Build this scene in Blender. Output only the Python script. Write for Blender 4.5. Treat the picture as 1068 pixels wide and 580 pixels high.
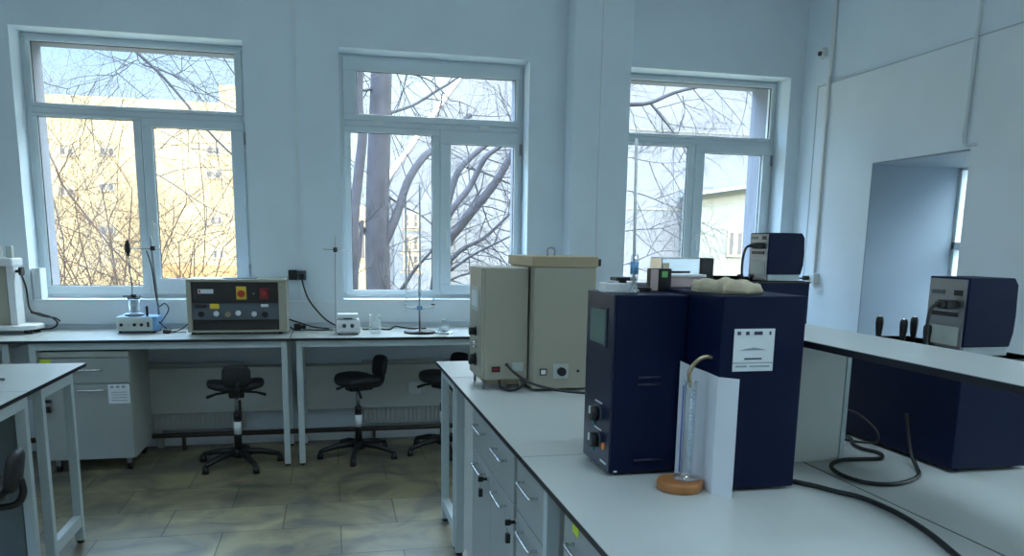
import bpy, bmesh, math, random
from mathutils import Vector, Matrix, Quaternion
PI = math.pi
sc = bpy.context.scene
col = sc.collection
for o in list(bpy.data.objects): bpy.data.objects.remove(o)

# ------------------------------------------------------------ camera
F, PITCH, ROLL, YAW, EYE = 825.2, .17379, .015622, .22505, 1.55
fwd = Vector((math.sin(YAW)*math.cos(PITCH), math.cos(YAW)*math.cos(PITCH), -math.sin(PITCH)))
rt = Vector((math.cos(YAW), -math.sin(YAW), 0)); up = rt.cross(fwd)
cr, sr = math.cos(ROLL), math.sin(ROLL)
R2, U2 = cr*rt+sr*up, -sr*rt+cr*up
cd = bpy.data.cameras.new('camera'); cam = bpy.data.objects.new('camera', cd); col.objects.link(cam)
m = Matrix((R2, U2, -fwd)).transposed().to_4x4(); m.translation = (0, 0, EYE); cam.matrix_world = m
cd.sensor_fit = 'HORIZONTAL'; cd.sensor_width = 36; cd.lens = F/1068*36
cd.shift_y = 110/1068      # the photograph keeps only the upper part of a taller frame
cd.clip_start = .05; cd.clip_end = 500
sc.camera = cam

# ------------------------------------------------------------ light and colour
sc.view_settings.view_transform = 'Standard'; sc.view_settings.look = 'None'
sc.view_settings.gamma = 1; sc.view_settings.use_curve_mapping = False
sc.view_settings.exposure = 0.9
SKY = 0.95; SUN = 2.4; FILL = 6.0
w = bpy.data.worlds.new('sky'); sc.world = w; w.use_nodes = True
nt = w.node_tree; nt.nodes.clear()
tc = nt.nodes.new('ShaderNodeTexCoord'); sp = nt.nodes.new('ShaderNodeSeparateXYZ')
rp = nt.nodes.new('ShaderNodeValToRGB'); bg = nt.nodes.new('ShaderNodeBackground'); wo = nt.nodes.new('ShaderNodeOutputWorld')
nt.links.new(tc.outputs['Generated'], sp.inputs[0]); nt.links.new(sp.outputs['Z'], rp.inputs[0])
e = rp.color_ramp.elements
e[0].position = 0.0; e[0].color = (.62, .78, .90, 1)
e[1].position = 1.0; e[1].color = (.50, .74, 1.0, 1)
for p_, c_ in ((.10, (.66, .84, .95, 1)), (.22, (.34, .58, .88, 1)), (.30, (.38, .62, .95, 1))):
    q = rp.color_ramp.elements.new(p_); q.color = c_
mul = nt.nodes.new('ShaderNodeMath'); mul.operation = 'MULTIPLY_ADD'   # sky is brighter overhead
mr = nt.nodes.new('ShaderNodeMapRange'); mr.inputs[1].default_value = .24; mr.inputs[2].default_value = .6
mr.inputs[3].default_value = 1.0; mr.inputs[4].default_value = 14.0
nt.links.new(sp.outputs['Z'], mr.inputs[0]); nt.links.new(mr.outputs[0], mul.inputs[0])
mul.inputs[1].default_value = SKY; mul.inputs[2].default_value = 0
mxs = nt.nodes.new('ShaderNodeMix'); mxs.data_type = 'RGBA'; hz = nt.nodes.new('ShaderNodeMapRange')   # paler haze towards the right
hz.inputs[1].default_value = -.22; hz.inputs[2].default_value = .12; nt.links.new(sp.outputs['X'], hz.inputs[0]); nt.links.new(hz.outputs[0], mxs.inputs[0])
nt.links.new(rp.outputs[0], mxs.inputs[6]); mxs.inputs[7].default_value = (.62, .78, .86, 1); nt.links.new(mxs.outputs[2], bg.inputs[0]); nt.links.new(mul.outputs[0], bg.inputs[1]); nt.links.new(bg.outputs[0], wo.inputs[0])
sd = bpy.data.lights.new('sun', 'SUN'); sd.energy = SUN; sd.angle = .01; sd.color = (1, .86, .62)
so = bpy.data.objects.new('sun', sd); col.objects.link(so)
so.rotation_euler = Vector((.0, 1.0, -.50)).to_track_quat('-Z', 'Y').to_euler()
def portal(x0, x1, y, z0, z1, rot):
    l = bpy.data.lights.new('sky_portal', 'AREA'); l.shape = 'RECTANGLE'; l.cycles.is_portal = True
    l.size = x1-x0; l.size_y = z1-z0
    o = bpy.data.objects.new('sky_portal', l); col.objects.link(o)
    if rot == 'Y': o.location = ((x0+x1)/2, y, (z0+z1)/2); o.rotation_euler = (-PI/2, 0, 0)
    else: o.location = (y, (x0+x1)/2, (z0+z1)/2); o.rotation_euler = (PI/2, 0, PI/2 if rot == 'X' else -PI/2)
WIN = [(-2.09, -.585), (.09, 1.545), (2.33, 3.80)]
ZW0, ZW1 = 1.105, 2.962
for a, b in WIN: portal(a, b, 6.95, ZW0, ZW1, 'Y')
RWIN = [(4.34, 5.265, .0, 2.18), (.6, 2.8, 1.0, 2.8), (-2.2, 0, 1.0, 2.8), (-4.8, -2.7, 1.0, 2.8)]  # first is the recess; the rest are unseen, added for more daylight
LWIN_ADDED = [(-.2, 2.0, 1.0, 2.96), (-3.4, -1.2, 1.0, 2.96)]  # unseen openings in the left wall, added to brighten the room
for a, b, c, d in RWIN: portal(a, b, 4.80, max(c, .9), d, 'X')
for a, b, c, d in LWIN_ADDED: portal(a, b, -4.25, c, d, '-X')

# ------------------------------------------------------------ materials
MATS = {}
def mat(name, c, rough=.5, metal=0, noise=0, nscale=8, bump=0, bscale=60, spec=.5, coat=0, emit=None, c2=None):
    if name in MATS: return MATS[name]
    M = bpy.data.materials.new(name); M.use_nodes = True; t = M.node_tree; b = t.nodes['Principled BSDF']
    b.inputs['Base Color'].default_value = (*c, 1); b.inputs['Roughness'].default_value = rough
    b.inputs['Metallic'].default_value = metal; b.inputs['Specular IOR Level'].default_value = spec
    b.inputs['Coat Weight'].default_value = coat
    tc = t.nodes.new('ShaderNodeTexCoord')
    if noise or c2:
        n = t.nodes.new('ShaderNodeTexNoise'); n.inputs['Scale'].default_value = nscale; n.inputs['Detail'].default_value = 4
        t.links.new(tc.outputs['Object'], n.inputs['Vector'])
        r = t.nodes.new('ShaderNodeValToRGB'); t.links.new(n.outputs['Fac'], r.inputs[0])
        r.color_ramp.elements[0].position = .3; r.color_ramp.elements[1].position = .7
        r.color_ramp.elements[0].color = (*[max(0, v*(1-noise)) for v in c], 1)
        r.color_ramp.elements[1].color = (*(c2 or [min(1, v*(1+noise)) for v in c]), 1)
        t.links.new(r.outputs[0], b.inputs['Base Color'])
    if bump:
        n = t.nodes.new('ShaderNodeTexNoise'); n.inputs['Scale'].default_value = bscale; n.inputs['Detail'].default_value = 3
        t.links.new(tc.outputs['Object'], n.inputs['Vector'])
        bp = t.nodes.new('ShaderNodeBump'); bp.inputs['Strength'].default_value = bump; bp.inputs['Distance'].default_value = .002
        t.links.new(n.outputs['Fac'], bp.inputs['Height']); t.links.new(bp.outputs[0], b.inputs['Normal'])
    if emit:
        b.inputs['Emission Color'].default_value = (*emit[0], 1); b.inputs['Emission Strength'].default_value = emit[1]
    MATS[name] = M; return M
def glassmat(name, tint=(.97, .99, 1), gloss=.06, rough=0):
    M = bpy.data.materials.new(name); M.use_nodes = True; t = M.node_tree; t.nodes.clear()
    o = t.nodes.new('ShaderNodeOutputMaterial'); tr = t.nodes.new('ShaderNodeBsdfTransparent'); g = t.nodes.new('ShaderNodeBsdfGlossy')
    mx = t.nodes.new('ShaderNodeMixShader'); lw = t.nodes.new('ShaderNodeLayerWeight'); ma = t.nodes.new('ShaderNodeMath')
    tr.inputs[0].default_value = (*tint, 1); g.inputs['Roughness'].default_value = rough; g.inputs[0].default_value = (1, 1, 1, 1)
    lw.inputs[0].default_value = .35; ma.operation = 'MULTIPLY_ADD'; ma.inputs[1].default_value = .5; ma.inputs[2].default_value = gloss
    t.links.new(lw.outputs['Facing'], ma.inputs[0]); t.links.new(ma.outputs[0], mx.inputs[0])
    t.links.new(tr.outputs[0], mx.inputs[1]); t.links.new(g.outputs[0], mx.inputs[2]); t.links.new(mx.outputs[0], o.inputs[0])
    MATS[name] = M; return M
WALL = mat('wall_paint', (.79, .87, .93), .6, noise=.03, nscale=2, bump=.15, bscale=120)
WPANEL = mat('wall_panel_paint', (.82, .88, .92), .5, noise=.02, nscale=3)
CEIL = mat('ceiling_paint', (.82, .83, .83), .8, noise=.02, nscale=2)
PVC = mat('white_pvc', (.70, .77, .80), .3, noise=.015, nscale=4)
PVCG = mat('grey_gasket', (.05, .055, .06), .6)
TOP = mat('pale_laminate', (.52, .55, .53), .28, noise=.025, nscale=5, bump=.06, bscale=300)
EDGE = mat('black_laminate_edge', (.012, .014, .02), .4)
TUBE = mat('grey_powder_coat', (.50, .57, .58), .45, noise=.02, nscale=6)
CAB = mat('grey_cabinet_board', (.36, .39, .38), .5, noise=.03, nscale=6)
CABL = mat('pale_cabinet_board', (.58, .60, .56), .5, noise=.03, nscale=6)
SEAM = mat('dark_gap', (.02, .02, .022), .8)
CHR = mat('brushed_chrome', (.75, .76, .78), .22, metal=1)
STEEL = mat('grey_steel', (.35, .36, .37), .35, metal=1)
BLK = mat('black_plastic', (.012, .012, .014), .4)
BLKR = mat('black_polyurethane', (.018, .018, .02), .55, bump=.3, bscale=90)
RUB = mat('black_cable_rubber', (.012, .014, .014), .5)
NAVY = mat('navy_paint', (.0015, .0065, .034), .45, spec=.18, noise=.06, nscale=3, bump=.25, bscale=350)
NAVYD = mat('navy_panel_paint', (.008, .014, .042), .30, noise=.05, nscale=4, bump=.15, bscale=300)
CREAM = mat('cream_enamel', (.385, .365, .285), .42, noise=.03, nscale=4, bump=.1, bscale=250)
LIDC = mat('ochre_lid_enamel', (.38, .30, .185), .45, noise=.05, nscale=5)
WHT = mat('white_plastic', (.78, .80, .80), .4)
PAP = mat('white_card', (.72, .75, .80), .6, noise=.02, nscale=5)
LABELW = mat('label_paper', (.80, .84, .86), .55)
INK = mat('dark_ink', (.04, .05, .09), .6)
INKL = mat('pale_grey_ink', (.30, .36, .42), .6)
CORK = mat('orange_wood', (.42, .17, .05), .45, noise=.2, nscale=20)
BRASS = mat('bronze_metal', (.45, .36, .24), .3, metal=1)
LBLUE = mat('light_blue_paint', (.16, .34, .58), .4, noise=.04, nscale=6)
PGREY = mat('pale_grey_panel', (.52, .56, .52), .45, noise=.03, nscale=8)
DPANEL = mat('dark_brown_panel', (.030, .026, .024), .4, noise=.1, nscale=6)
SLATE = mat('slate_grey_panel', (.09, .115, .135), .4)
YEL = mat('yellow_plastic', (.85, .62, .05), .4)
YGR = mat('yellow_green_sticker', (.62, .78, .05), .5)
RED = mat('red_plastic', (.50, .03, .02), .4)
DRED = mat('dark_red_plate', (.20, .02, .025), .4)
ORL = mat('orange_lens', (.8, .25, .05), .3)
LCD = mat('grey_green_screen', (.16, .24, .22), .15, spec=.8)
GRN = mat('green_screen', (.15, .5, .12), .3)
TEAL = mat('teal_lens', (.0, .22, .22), .3)
CLOTH = mat('beige_cloth', (.46, .40, .28), .9, noise=.12, nscale=40, bump=.8, bscale=120)
PINKB = mat('pale_pink_casing', (.55, .42, .40), .4)
PIPE = mat('brown_pipe_paint', (.045, .03, .025), .5, noise=.1)
RADM = mat('radiator_enamel', (.55, .57, .55), .45)
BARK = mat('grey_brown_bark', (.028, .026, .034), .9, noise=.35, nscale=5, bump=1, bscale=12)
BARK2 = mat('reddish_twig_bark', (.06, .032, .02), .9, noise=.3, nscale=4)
YWALL = mat('yellow_render', (.50, .345, .165), .9, noise=.10, nscale=.35)
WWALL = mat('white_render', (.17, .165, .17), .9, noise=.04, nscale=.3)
CWALL = mat('cream_render', (.22, .21, .17), .9, noise=.05, nscale=.5)
BRICK = mat('orange_brick_fence', (.45, .24, .09), .9, noise=.2, nscale=2)
ROOFM = mat('grey_roof_metal', (.25, .28, .33), .6)
WINOUT = mat('dark_window_glass', (.13, .11, .10), .15)
WFR = mat('pale_window_frame', (.34, .28, .20), .5)
GRND = mat('winter_grass', (.16, .14, .08), 1, noise=.4, nscale=1.5)
STONE = mat('outer_render', (.17, .17, .195), .9, noise=.05, nscale=2)
GLASS = glassmat('window_glass', (.97, .985, .99), .02)
LABG = glassmat('lab_glass', (.90, .93, .94), .10)
LIQ = glassmat('blue_liquid', (.10, .25, .75), .10)

def floormat():
    M = bpy.data.materials.new('slate_floor_tiles'); M.use_nodes = True; t = M.node_tree; b = t.nodes['Principled BSDF']
    tc = t.nodes.new('ShaderNodeTexCoord'); mp = t.nodes.new('ShaderNodeMapping'); t.links.new(tc.outputs['Object'], mp.inputs[0])
    mp.inputs['Location'].default_value = (.60, -5.13, 0)
    br = t.nodes.new('ShaderNodeTexBrick'); t.links.new(mp.outputs[0], br.inputs[0])
    br.inputs['Scale'].default_value = 1; br.inputs['Brick Width'].default_value = .62; br.inputs['Row Height'].default_value = .42
    br.inputs['Mortar Size'].default_value = .004; br.offset = 0.5
    br.inputs['Color1'].default_value = (.22, .21, .165, 1); br.inputs['Color2'].default_value = (.32, .305, .24, 1)
    br.inputs['Mortar'].default_value = (.10, .10, .085, 1)
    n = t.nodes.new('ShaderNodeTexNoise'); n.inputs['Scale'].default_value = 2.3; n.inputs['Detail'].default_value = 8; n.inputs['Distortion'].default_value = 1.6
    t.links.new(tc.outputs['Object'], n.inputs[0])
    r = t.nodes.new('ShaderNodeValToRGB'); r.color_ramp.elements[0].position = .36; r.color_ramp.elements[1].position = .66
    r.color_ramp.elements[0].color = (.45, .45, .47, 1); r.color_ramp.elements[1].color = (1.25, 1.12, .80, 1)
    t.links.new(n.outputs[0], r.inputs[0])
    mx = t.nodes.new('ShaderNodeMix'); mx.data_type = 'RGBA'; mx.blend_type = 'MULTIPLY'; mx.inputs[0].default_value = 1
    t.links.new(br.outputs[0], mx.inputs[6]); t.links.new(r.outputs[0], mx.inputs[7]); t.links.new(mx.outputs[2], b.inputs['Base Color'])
    b.inputs['Roughness'].default_value = .38
    bp = t.nodes.new('ShaderNodeBump'); bp.inputs['Strength'].default_value = .3; bp.inputs['Distance'].default_value = .004
    t.links.new(n.outputs[0], bp.inputs['Height']); t.links.new(bp.outputs[0], b.inputs['Normal'])
    return M
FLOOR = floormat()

# ------------------------------------------------------------ mesh helpers
class MB:
    def __init__(s): s.v = []; s.f = []; s.m = []; s.mats = []; s.smooth = []
    def mi(s, m):
        if m not in s.mats: s.mats.append(m)
        return s.mats.index(m)
    def add(s, vs, fs, m, sm=False):
        k = len(s.v); s.v += [tuple(v) for v in vs]; i = s.mi(m)
        for f in fs: s.f.append([k+q for q in f]); s.m.append(i); s.smooth.append(sm)
        return s
    def box(s, x0, x1, y0, y1, z0, z1, m, rz=0, mtop=None):
        vs = [Vector((x, y, z)) for z in (z0, z1) for y in (y0, y1) for x in (x0, x1)]
        if rz:
            c = Vector(((x0+x1)/2, (y0+y1)/2, 0)); q = Matrix.Rotation(rz, 3, 'Z'); vs = [q @ (v-c)+c for v in vs]
        fs = [(0, 2, 3, 1), (0, 1, 5, 4), (1, 3, 7, 5), (3, 2, 6, 7), (2, 0, 4, 6)]
        s.add(vs, fs, m)
        k = len(s.v)-8; s.f.append([k+4, k+5, k+7, k+6]); s.m.append(s.mi(mtop or m)); s.smooth.append(False)
        return s
    def prism(s, pts, axis, a0, a1, m, sm=False):     # pts in the plane perpendicular to axis
        def P(p, a): return {'x': (a, p[0], p[1]), 'y': (p[0], a, p[1]), 'z': (p[0], p[1], a)}[axis]
        n = len(pts); vs = [P(p, a0) for p in pts]+[P(p, a1) for p in pts]
        s.add(vs, [tuple(range(n))[::-1], tuple(range(n, 2*n))], m)
        k = len(s.v)-2*n; i = s.mi(m)
        for j in range(n):
            s.f.append([k+j, k+(j+1) % n, k+n+(j+1) % n, k+n+j]); s.m.append(i); s.smooth.append(sm)
        return s
    def tube(s, pts, r, m, n=10, caps=True):
        pts = [Vector(p) for p in pts]; rs = r if isinstance(r, (list, tuple)) else [r]*len(pts)
        rings = []; u = None
        for i, p in enumerate(pts):
            t = ((pts[min(i+1, len(pts)-1)]-p).normalized()+(p-pts[max(i-1, 0)]).normalized())
            if t.length < 1e-6: t = pts[min(i+1, len(pts)-1)]-pts[max(i-1, 0)]
            t.normalize()
            if u is None: u = t.orthogonal().normalized()
            else: u = (u-t*u.dot(t)); u = u.normalized() if u.length > 1e-6 else t.orthogonal().normalized()
            w_ = t.cross(u)
            rings.append([p+(u*math.cos(2*PI*k/n)+w_*math.sin(2*PI*k/n))*rs[i] for k in range(n)])
        vs = [v for r_ in rings for v in r_]; fs = []
        for i in range(len(pts)-1):
            for k in range(n): fs.append((i*n+k, i*n+(k+1) % n, (i+1)*n+(k+1) % n, (i+1)*n+k))
        s.add(vs, fs, m, True)
        if caps: k = len(s.v)-len(vs); i = s.mi(m); s.f += [[k+q for q in range(n)][::-1], [k+len(vs)-n+q for q in range(n)]]; s.m += [i, i]; s.smooth += [False]*2
        return s
    def cyl(s, p, r, h, m, axis='z', n=24, r2=None):
        d = {'x': Vector((h, 0, 0)), 'y': Vector((0, h, 0)), 'z': Vector((0, 0, h))}[axis]
        return s.tube([Vector(p), Vector(p)+d], [r, r if r2 is None else r2], m, n)
    def lathe(s, prof, c, m, n=28, closed=False):      # prof (r,z)
        vs = []; fs = []
        for r, z in prof:
            for k in range(n): vs.append((c[0]+r*math.cos(2*PI*k/n), c[1]+r*math.sin(2*PI*k/n), c[2]+z))
        for i in range(len(prof)-1):
            for k in range(n): fs.append((i*n+k, i*n+(k+1) % n, (i+1)*n+(k+1) % n, (i+1)*n+k))
        return s.add(vs, fs, m, True)
    def build(s, name, parent=None, bev=0, kind=None):
        me = bpy.data.meshes.new(name); me.from_pydata(s.v, [], s.f)
        for m_ in s.mats: me.materials.append(m_)
        for p, i, sm in zip(me.polygons, s.m, s.smooth): p.material_index = i; p.use_smooth = sm
        me.update()
        o = bpy.data.objects.new(name, me); col.objects.link(o)
        if parent: o.parent = parent
        if bev:
            b = o.modifiers.new('bevel', 'BEVEL'); b.width = bev; b.segments = 2; b.limit_method = 'ANGLE'; b.angle_limit = .9
            b.harden_normals = False
        if kind: o['kind'] = kind
        return o
def spline(pts, n=8):
    P = [Vector(p) for p in pts]; out = []
    for i in range(len(P)-1):
        a, b, c, d = P[max(i-1, 0)], P[i], P[i+1], P[min(i+2, len(P)-1)]
        for k in range(n):
            t = k/n
            out.append(.5*((2*b)+(c-a)*t+(2*a-5*b+4*c-d)*t*t+(3*b-a-3*c+d)*t**3))
    out.append(P[-1]); return out
def thing(name, label, cat, loc=(0, 0, 0), rz=0, group=None, kind=None):
    o = bpy.data.objects.new(name, None); col.objects.link(o); o.empty_display_size = .1
    o.location = loc; o.rotation_euler = (0, 0, rz)
    if kind: o['kind'] = kind
    if label: o['label'] = label; o['category'] = cat
    if group: o['group'] = group
    return o
def tag(o, label, cat, group=None, kind=None):
    o['label'] = label; o['category'] = cat
    if group: o['group'] = group
    if kind: o['kind'] = kind
    return o
def copy_tree(o, parent=None):
    c = o.copy(); col.objects.link(c); c.parent = parent
    for ch in [q for q in bpy.data.objects if q.parent == o]: copy_tree(ch, c)
    return c
def sight(px, py, Y):            # a point of the place seen along one direction, at depth Y
    d = R2*((px-534)/F)+U2*((400-py)/F)+fwd
    return Vector((0, 0, EYE))+d*(Y/d.y)

# ------------------------------------------------------------ room shell
YW, YO, XR = 6.29, 6.93, 3.89
XL, YN, ZC = -3.9, -5.2, 3.75
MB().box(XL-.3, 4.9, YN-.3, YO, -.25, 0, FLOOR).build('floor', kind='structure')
MB().box(XL-.3, 4.9, YN-.3, YO, ZC, ZC+.3, CEIL).build('ceiling', kind='structure')
def holed(name, axis, a0, a1, t0, t1, holes, m, mo=None):   # holes (u0,u1,z0,z1)
    us = sorted({a0, a1, *[h[0] for h in holes], *[h[1] for h in holes]})
    b = MB()
    for i in range(len(us)-1):
        u0, u1 = us[i], us[i+1]; hs = [h for h in holes if h[0] <= u0 and h[1] >= u1]
        zs = [(0, ZC)]
        if hs: h = hs[0]; zs = [(0, h[2]), (h[3], ZC)]
        for z0, z1 in zs:
            if z1-z0 < 1e-4: continue
            if axis == 'x': b.box(u0, u1, t0, t1, z0, z1, m)
            else: b.box(t0, t1, u0, u1, z0, z1, m)
    return b.build(name, kind='structure')
holed('trim_7', 'x', XL-.3, 4.9, 6.57, YO, [(a, b, ZW0, ZW1) for a, b in WIN], STONE)
holed('wall_far', 'x', XL-.3, 4.9, YW, 6.57, [(a, b, ZW0, ZW1) for a, b in WIN], WALL)
holed('wall_right', 'y', YN-.3, YW, XR+.03, 4.75, RWIN, WALL)
holed('wall_left', 'y', YN, YW, XL-.3, XL, LWIN_ADDED, WALL)
MB().box(XL, XR+.03, YN-.3, YN, 0, ZC, WALL).build('wall_near', kind='structure')
# lower furring panel on the right wall, ending in a ledge at 2.84 m
b = MB()
us = [YN, *sorted(v for h in RWIN for v in h[:2]), 6.02]
for i in range(len(us)-1):
    h = [q for q in RWIN if q[0] <= us[i] and q[1] >= us[i+1]]
    for z0, z1 in ([(0, h[0][2]), (h[0][3], 2.843)] if h else [(0, 2.843)]):
        if z1 > z0: b.box(XR, XR+.03, us[i], us[i+1], z0, z1, WPANEL)
b.build('trim_1', kind='structure')
LEDGE_SHADE = mat('ledge_shadow_grey', (.50, .57, .62), .5); NICHE = mat('blue_grey_niche_paint', (.25, .31, .38), .6)
b = MB(); b.box(XR-.003, XR+.002, YN, 6.02, 2.841, 2.850, LEDGE_SHADE); b.box(XR-.004, XR+.03, 6.02, 6.03, .2, 2.852, LEDGE_SHADE); b.build('trim_8', kind='structure')  # thin grey strips: shadow line along the ledge and its end, put in as colour
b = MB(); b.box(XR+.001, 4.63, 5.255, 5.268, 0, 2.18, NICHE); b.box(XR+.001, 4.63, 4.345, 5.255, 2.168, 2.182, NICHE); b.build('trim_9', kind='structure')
MB().box(1.84, 2.30, 6.08, YW, 0, ZC, WALL).build('trim_2', kind='structure', bev=.004)      # pillar
b = MB(); b.box(-3.9, 1.84, YW-.014, YW, .93, 1.10, WPANEL); b.box(2.30, XR, YW-.014, YW, .93, 1.10, WPANEL)
b.build('trim_3', kind='structure', bev=.003)
b = MB(); b.box(-3.9, 1.84, YW-.02, YW, 0, .07, WPANEL); b.build('baseboard_far', kind='structure', bev=.003)
MB().box(-.228, -.210, YW-.012, YW, 1.10, ZC, WPANEL).build('trim_4', kind='structure')
MB().box(2.055, 2.070, 6.068, 6.08, .93, ZC, WPANEL).build('trim_5', kind='structure')
MB().box(-2.085, -2.03, 6.31, 6.44, ZW0, 1.33, PVC).build('trim_6', kind='structure', bev=.004)

def window(name, x0, x1, U, L, Rr, clips=False):
    w_ = thing(name, None, None, ((x0+x1)/2, 6.49, ZW0), kind='structure')
    dx, dy, dz = (x0+x1)/2, 6.49, ZW0
    def ring(b, o, i, y0, y1, m=PVC):
        (a0, a1, c0, c1), (b0, b1, d0, d1) = o, i
        for q in ((a0, a1, c0, d0), (a0, a1, d1, c1), (a0, b0, d0, d1), (b1, a1, d0, d1)):
            b.box(q[0]-dx, q[1]-dx, y0-dy, y1-dy, q[2]-dz, q[3]-dz, m)
    zt = (U[2]+L[3])/2; xm = (L[1]+Rr[0])/2
    b = MB(); ring(b, (x0, x1, ZW0, ZW1), (x0+.045, x1-.045, ZW0+.05, ZW1-.035), 6.50, 6.57)
    b.box(x0+.045-dx, x1-.045-dx, .01, .08, zt-.02-dz, zt+.02-dz, PVC)
    b.box(xm-.03-dx, xm+.03-dx, .01, .08, ZW0+.05-dz, zt-.02-dz, PVC)
    b.build('window_frame', w_, bev=.004)
    b = MB(); ring(b, (x0+.03, x1-.03, zt+.022, ZW1-.02), U, 6.485, 6.54); b.build('transom_sash', w_, bev=.005)
    b = MB(); ring(b, (x0+.03, xm-.012, ZW0+.03, zt-.022), L, 6.495, 6.54); b.build('fixed_sash', w_, bev=.005)
    b = MB(); ring(b, (xm-.008, x1-.03, ZW0+.03, zt-.022), Rr, 6.480, 6.54); b.build('casement_sash', w_, bev=.005)
    for g in (U, L, Rr):
        MB().box(g[0]-.01-dx, g[1]+.01-dx, .025, .031, g[2]-.01-dz, g[3]+.01-dz, GLASS).build('pane', w_)
        b = MB(); ring(b, (g[0]-.001, g[1]+.001, g[2]-.001, g[3]+.001), (g[0]+.004, g[1]-.004, g[2]+.004, g[3]-.004), 6.508, 6.522, PVCG); b.build('gasket', w_)
    b = MB(); hx = xm+.035-dx; hz = (Rr[2]+Rr[3])/2-.15-dz
    b.box(hx-.014, hx+.014, -.022, -.01, hz-.035, hz+.035, WHT); b.box(hx-.01, hx+.01, -.05, -.022, hz-.01, hz+.01, WHT); b.box(hx-.009, hx+.009, -.055, -.042, hz-.12, hz+.01, WHT)
    b.build('window_handle', w_, bev=.003)
    for z in (2.26, 1.28):
        MB().cyl((x1-.022-dx, -.012, z-dz), .011, .09, STEEL, n=10).build('hinge', w_)
    if clips:
        for x in (x0+.3, x1-.32): MB().box(x-.04-dx, x+.04-dx, -.022, 0, zt-.012-dz, zt+.02-dz, WHT).build('latch', w_, bev=.003)
    b = MB(); b.box(x0-dx, x1-dx, -.20, .01, -.012, .004, WPANEL); b.box(x0-.0-dx, x1-dx, -.212, -.20, -.02, .006, PVC); b.build('window_sill', w_, bev=.002)
    b = MB(); b.box(x0-dx, x1-dx, .08, .5, -.03, .012, ROOFM); b.build('outer_sill', w_)
window('window_1', *WIN[0], (-2.03, -.663, 2.493, 2.912), (-2.022, -1.387, 1.198, 2.402), (-1.256, -.708, 1.254, 2.361))
window('window_2', *WIN[1], (.222, 1.487, 2.527, 2.846), (.168, .807, 1.172, 2.391), (.954, 1.476, 1.22, 2.333), True)
window('window_3', *WIN[2], (2.42, 3.750, 2.49, 2.912), (2.41, 3.000, 1.19, 2.395), (3.148, 3.700, 1.245, 2.350))
# right recess window, plus unseen side windows added to let in more light
for i, (a, b_, c, d) in enumerate(RWIN+LWIN_ADDED):
    w_ = thing('window_%d' % (i+4), None, None, (4.64 if i < len(RWIN) else -4.12, (a+b_)/2, c), kind='structure')
    c0 = .9-c if c < .5 else 0; h = d-c; q = (b_-a)/2
    b = MB()
    for y0, y1, z0, z1 in ((-q, q, c0, c0+.07), (-q, q, h-.03, h), (-q, -q+.05, c0, h), (q-.035, q, c0, h), (-.03, .03, c0, h), (-q, q, h-.62, h-.56)): b.box(0, .06, y0, y1, z0, z1, PVC)
    b.build('window_frame', w_, bev=.004)
    MB().box(.025, .031, -q, q, c0, h, GLASS).build('pane', w_)
    if c < .5: MB().box(0, .10, -q, q, 0, .9, WALL).build('parapet', w_)

# unseen fill panels added under the ceiling to brighten the room
for ix, x in enumerate((-2.2, 1.2)):
    for iy, y in enumerate((-3.2, -.9, 1.4, 3.4)):
        t = thing('fill_panel', '%s added fill light panel, %s from the window wall' % (('left row', 'right row')[ix], ('fourth', 'third', 'second', 'first')[iy]), 'fill light', (x, y, ZC-.07), group='added fill light panels')
        b = MB(); b.box(-.62, .62, -.17, .17, .012, .07, WHT); b.build('housing', t, bev=.004)
        MB().box(-.59, .59, -.14, .14, 0, .012, mat('fill_diffuser', (.8, .8, .8), .5)).build('diffuser', t)
        l = bpy.data.lights.new('fill_light', 'AREA'); l.shape = 'RECTANGLE'; l.size = 1.16; l.size_y = .27; l.energy = FILL; l.color = (.64, .84, 1); l.spread = 2.3
        o = bpy.data.objects.new('fill_light', l); col.objects.link(o); o.parent = t; o.location = (0, 0, -.005)
# ------------------------------------------------------------ wall fittings
def conduit(pts, r, label, m=WHT):
    o = MB().tube(pts, r, m, 8).build('cable_conduit'); tag(o, label, 'conduit'); return o
o = MB().box(XR+.005, XR+.028, 5.885, 5.915, 2.85, ZC, WHT).build('cable_conduit', bev=.003); tag(o, 'white conduit running up the right wall above the ledge', 'conduit')
o = MB().box(XR-.022, XR, 5.855, 5.885, 1.34, 2.90, WHT).build('cable_conduit', bev=.003); tag(o, 'white conduit running down the right wall from ledge to socket', 'conduit')
conduit(spline([(XR-.012, 4.37, ZC), (XR-.012, 4.365, 3.0), (XR-.014, 4.375, 2.84), (XR-.014, 4.38, 2.4), (XR-.014, 4.39, 2.25), (XR-.014, 4.36, 2.205), (XR-.014, 4.28, 2.20)]), .011, 'loose grey cable hanging from above to the top corner of the wall recess', PVC)
t = thing('motion_sensor', 'small white motion sensor high in the corner above window', 'sensor', (XR+.03, 6.0, 3.06))
MB().box(-.05, 0, -.03, .03, 0, .08, WHT).build('housing', t, bev=.01)
MB().cyl((-.065, .0, .035), .018, .018, BLK, 'x', 14).build('lens', t)
t = thing('wall_socket', 'white wall socket with black plug below the right wall conduit', 'socket', (XR, 5.86, 1.27))
MB().box(-.045, 0, -.05, .04, 0, .085, WHT).build('housing', t, bev=.006)
b = MB(); b.cyl((-.09, .03, .045), .02, .05, BLK, 'x', 12); b.tube(spline([(-.09, .03, .045), (-.13, .06, .03), (-.14, .12, -.04), (-.1, .16, -.2), (-.1, .2, -.36)]), .006, RUB, 6); b.build('plug', t)
t = thing('wall_socket', 'dark double wall socket with plug beside brown panel instrument', 'socket', (-.27, YW, 1.26))
b = MB(); b.box(-.045, .018, -.035, 0, 0, .075, BLK); b.box(.022, .085, -.04, 0, 0, .07, SLATE); b.build('housing', t, bev=.004)
b = MB(); b.box(.035, .075, -.085, -.04, .01, .05, BLK); b.build('plug', t, bev=.008)
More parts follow.
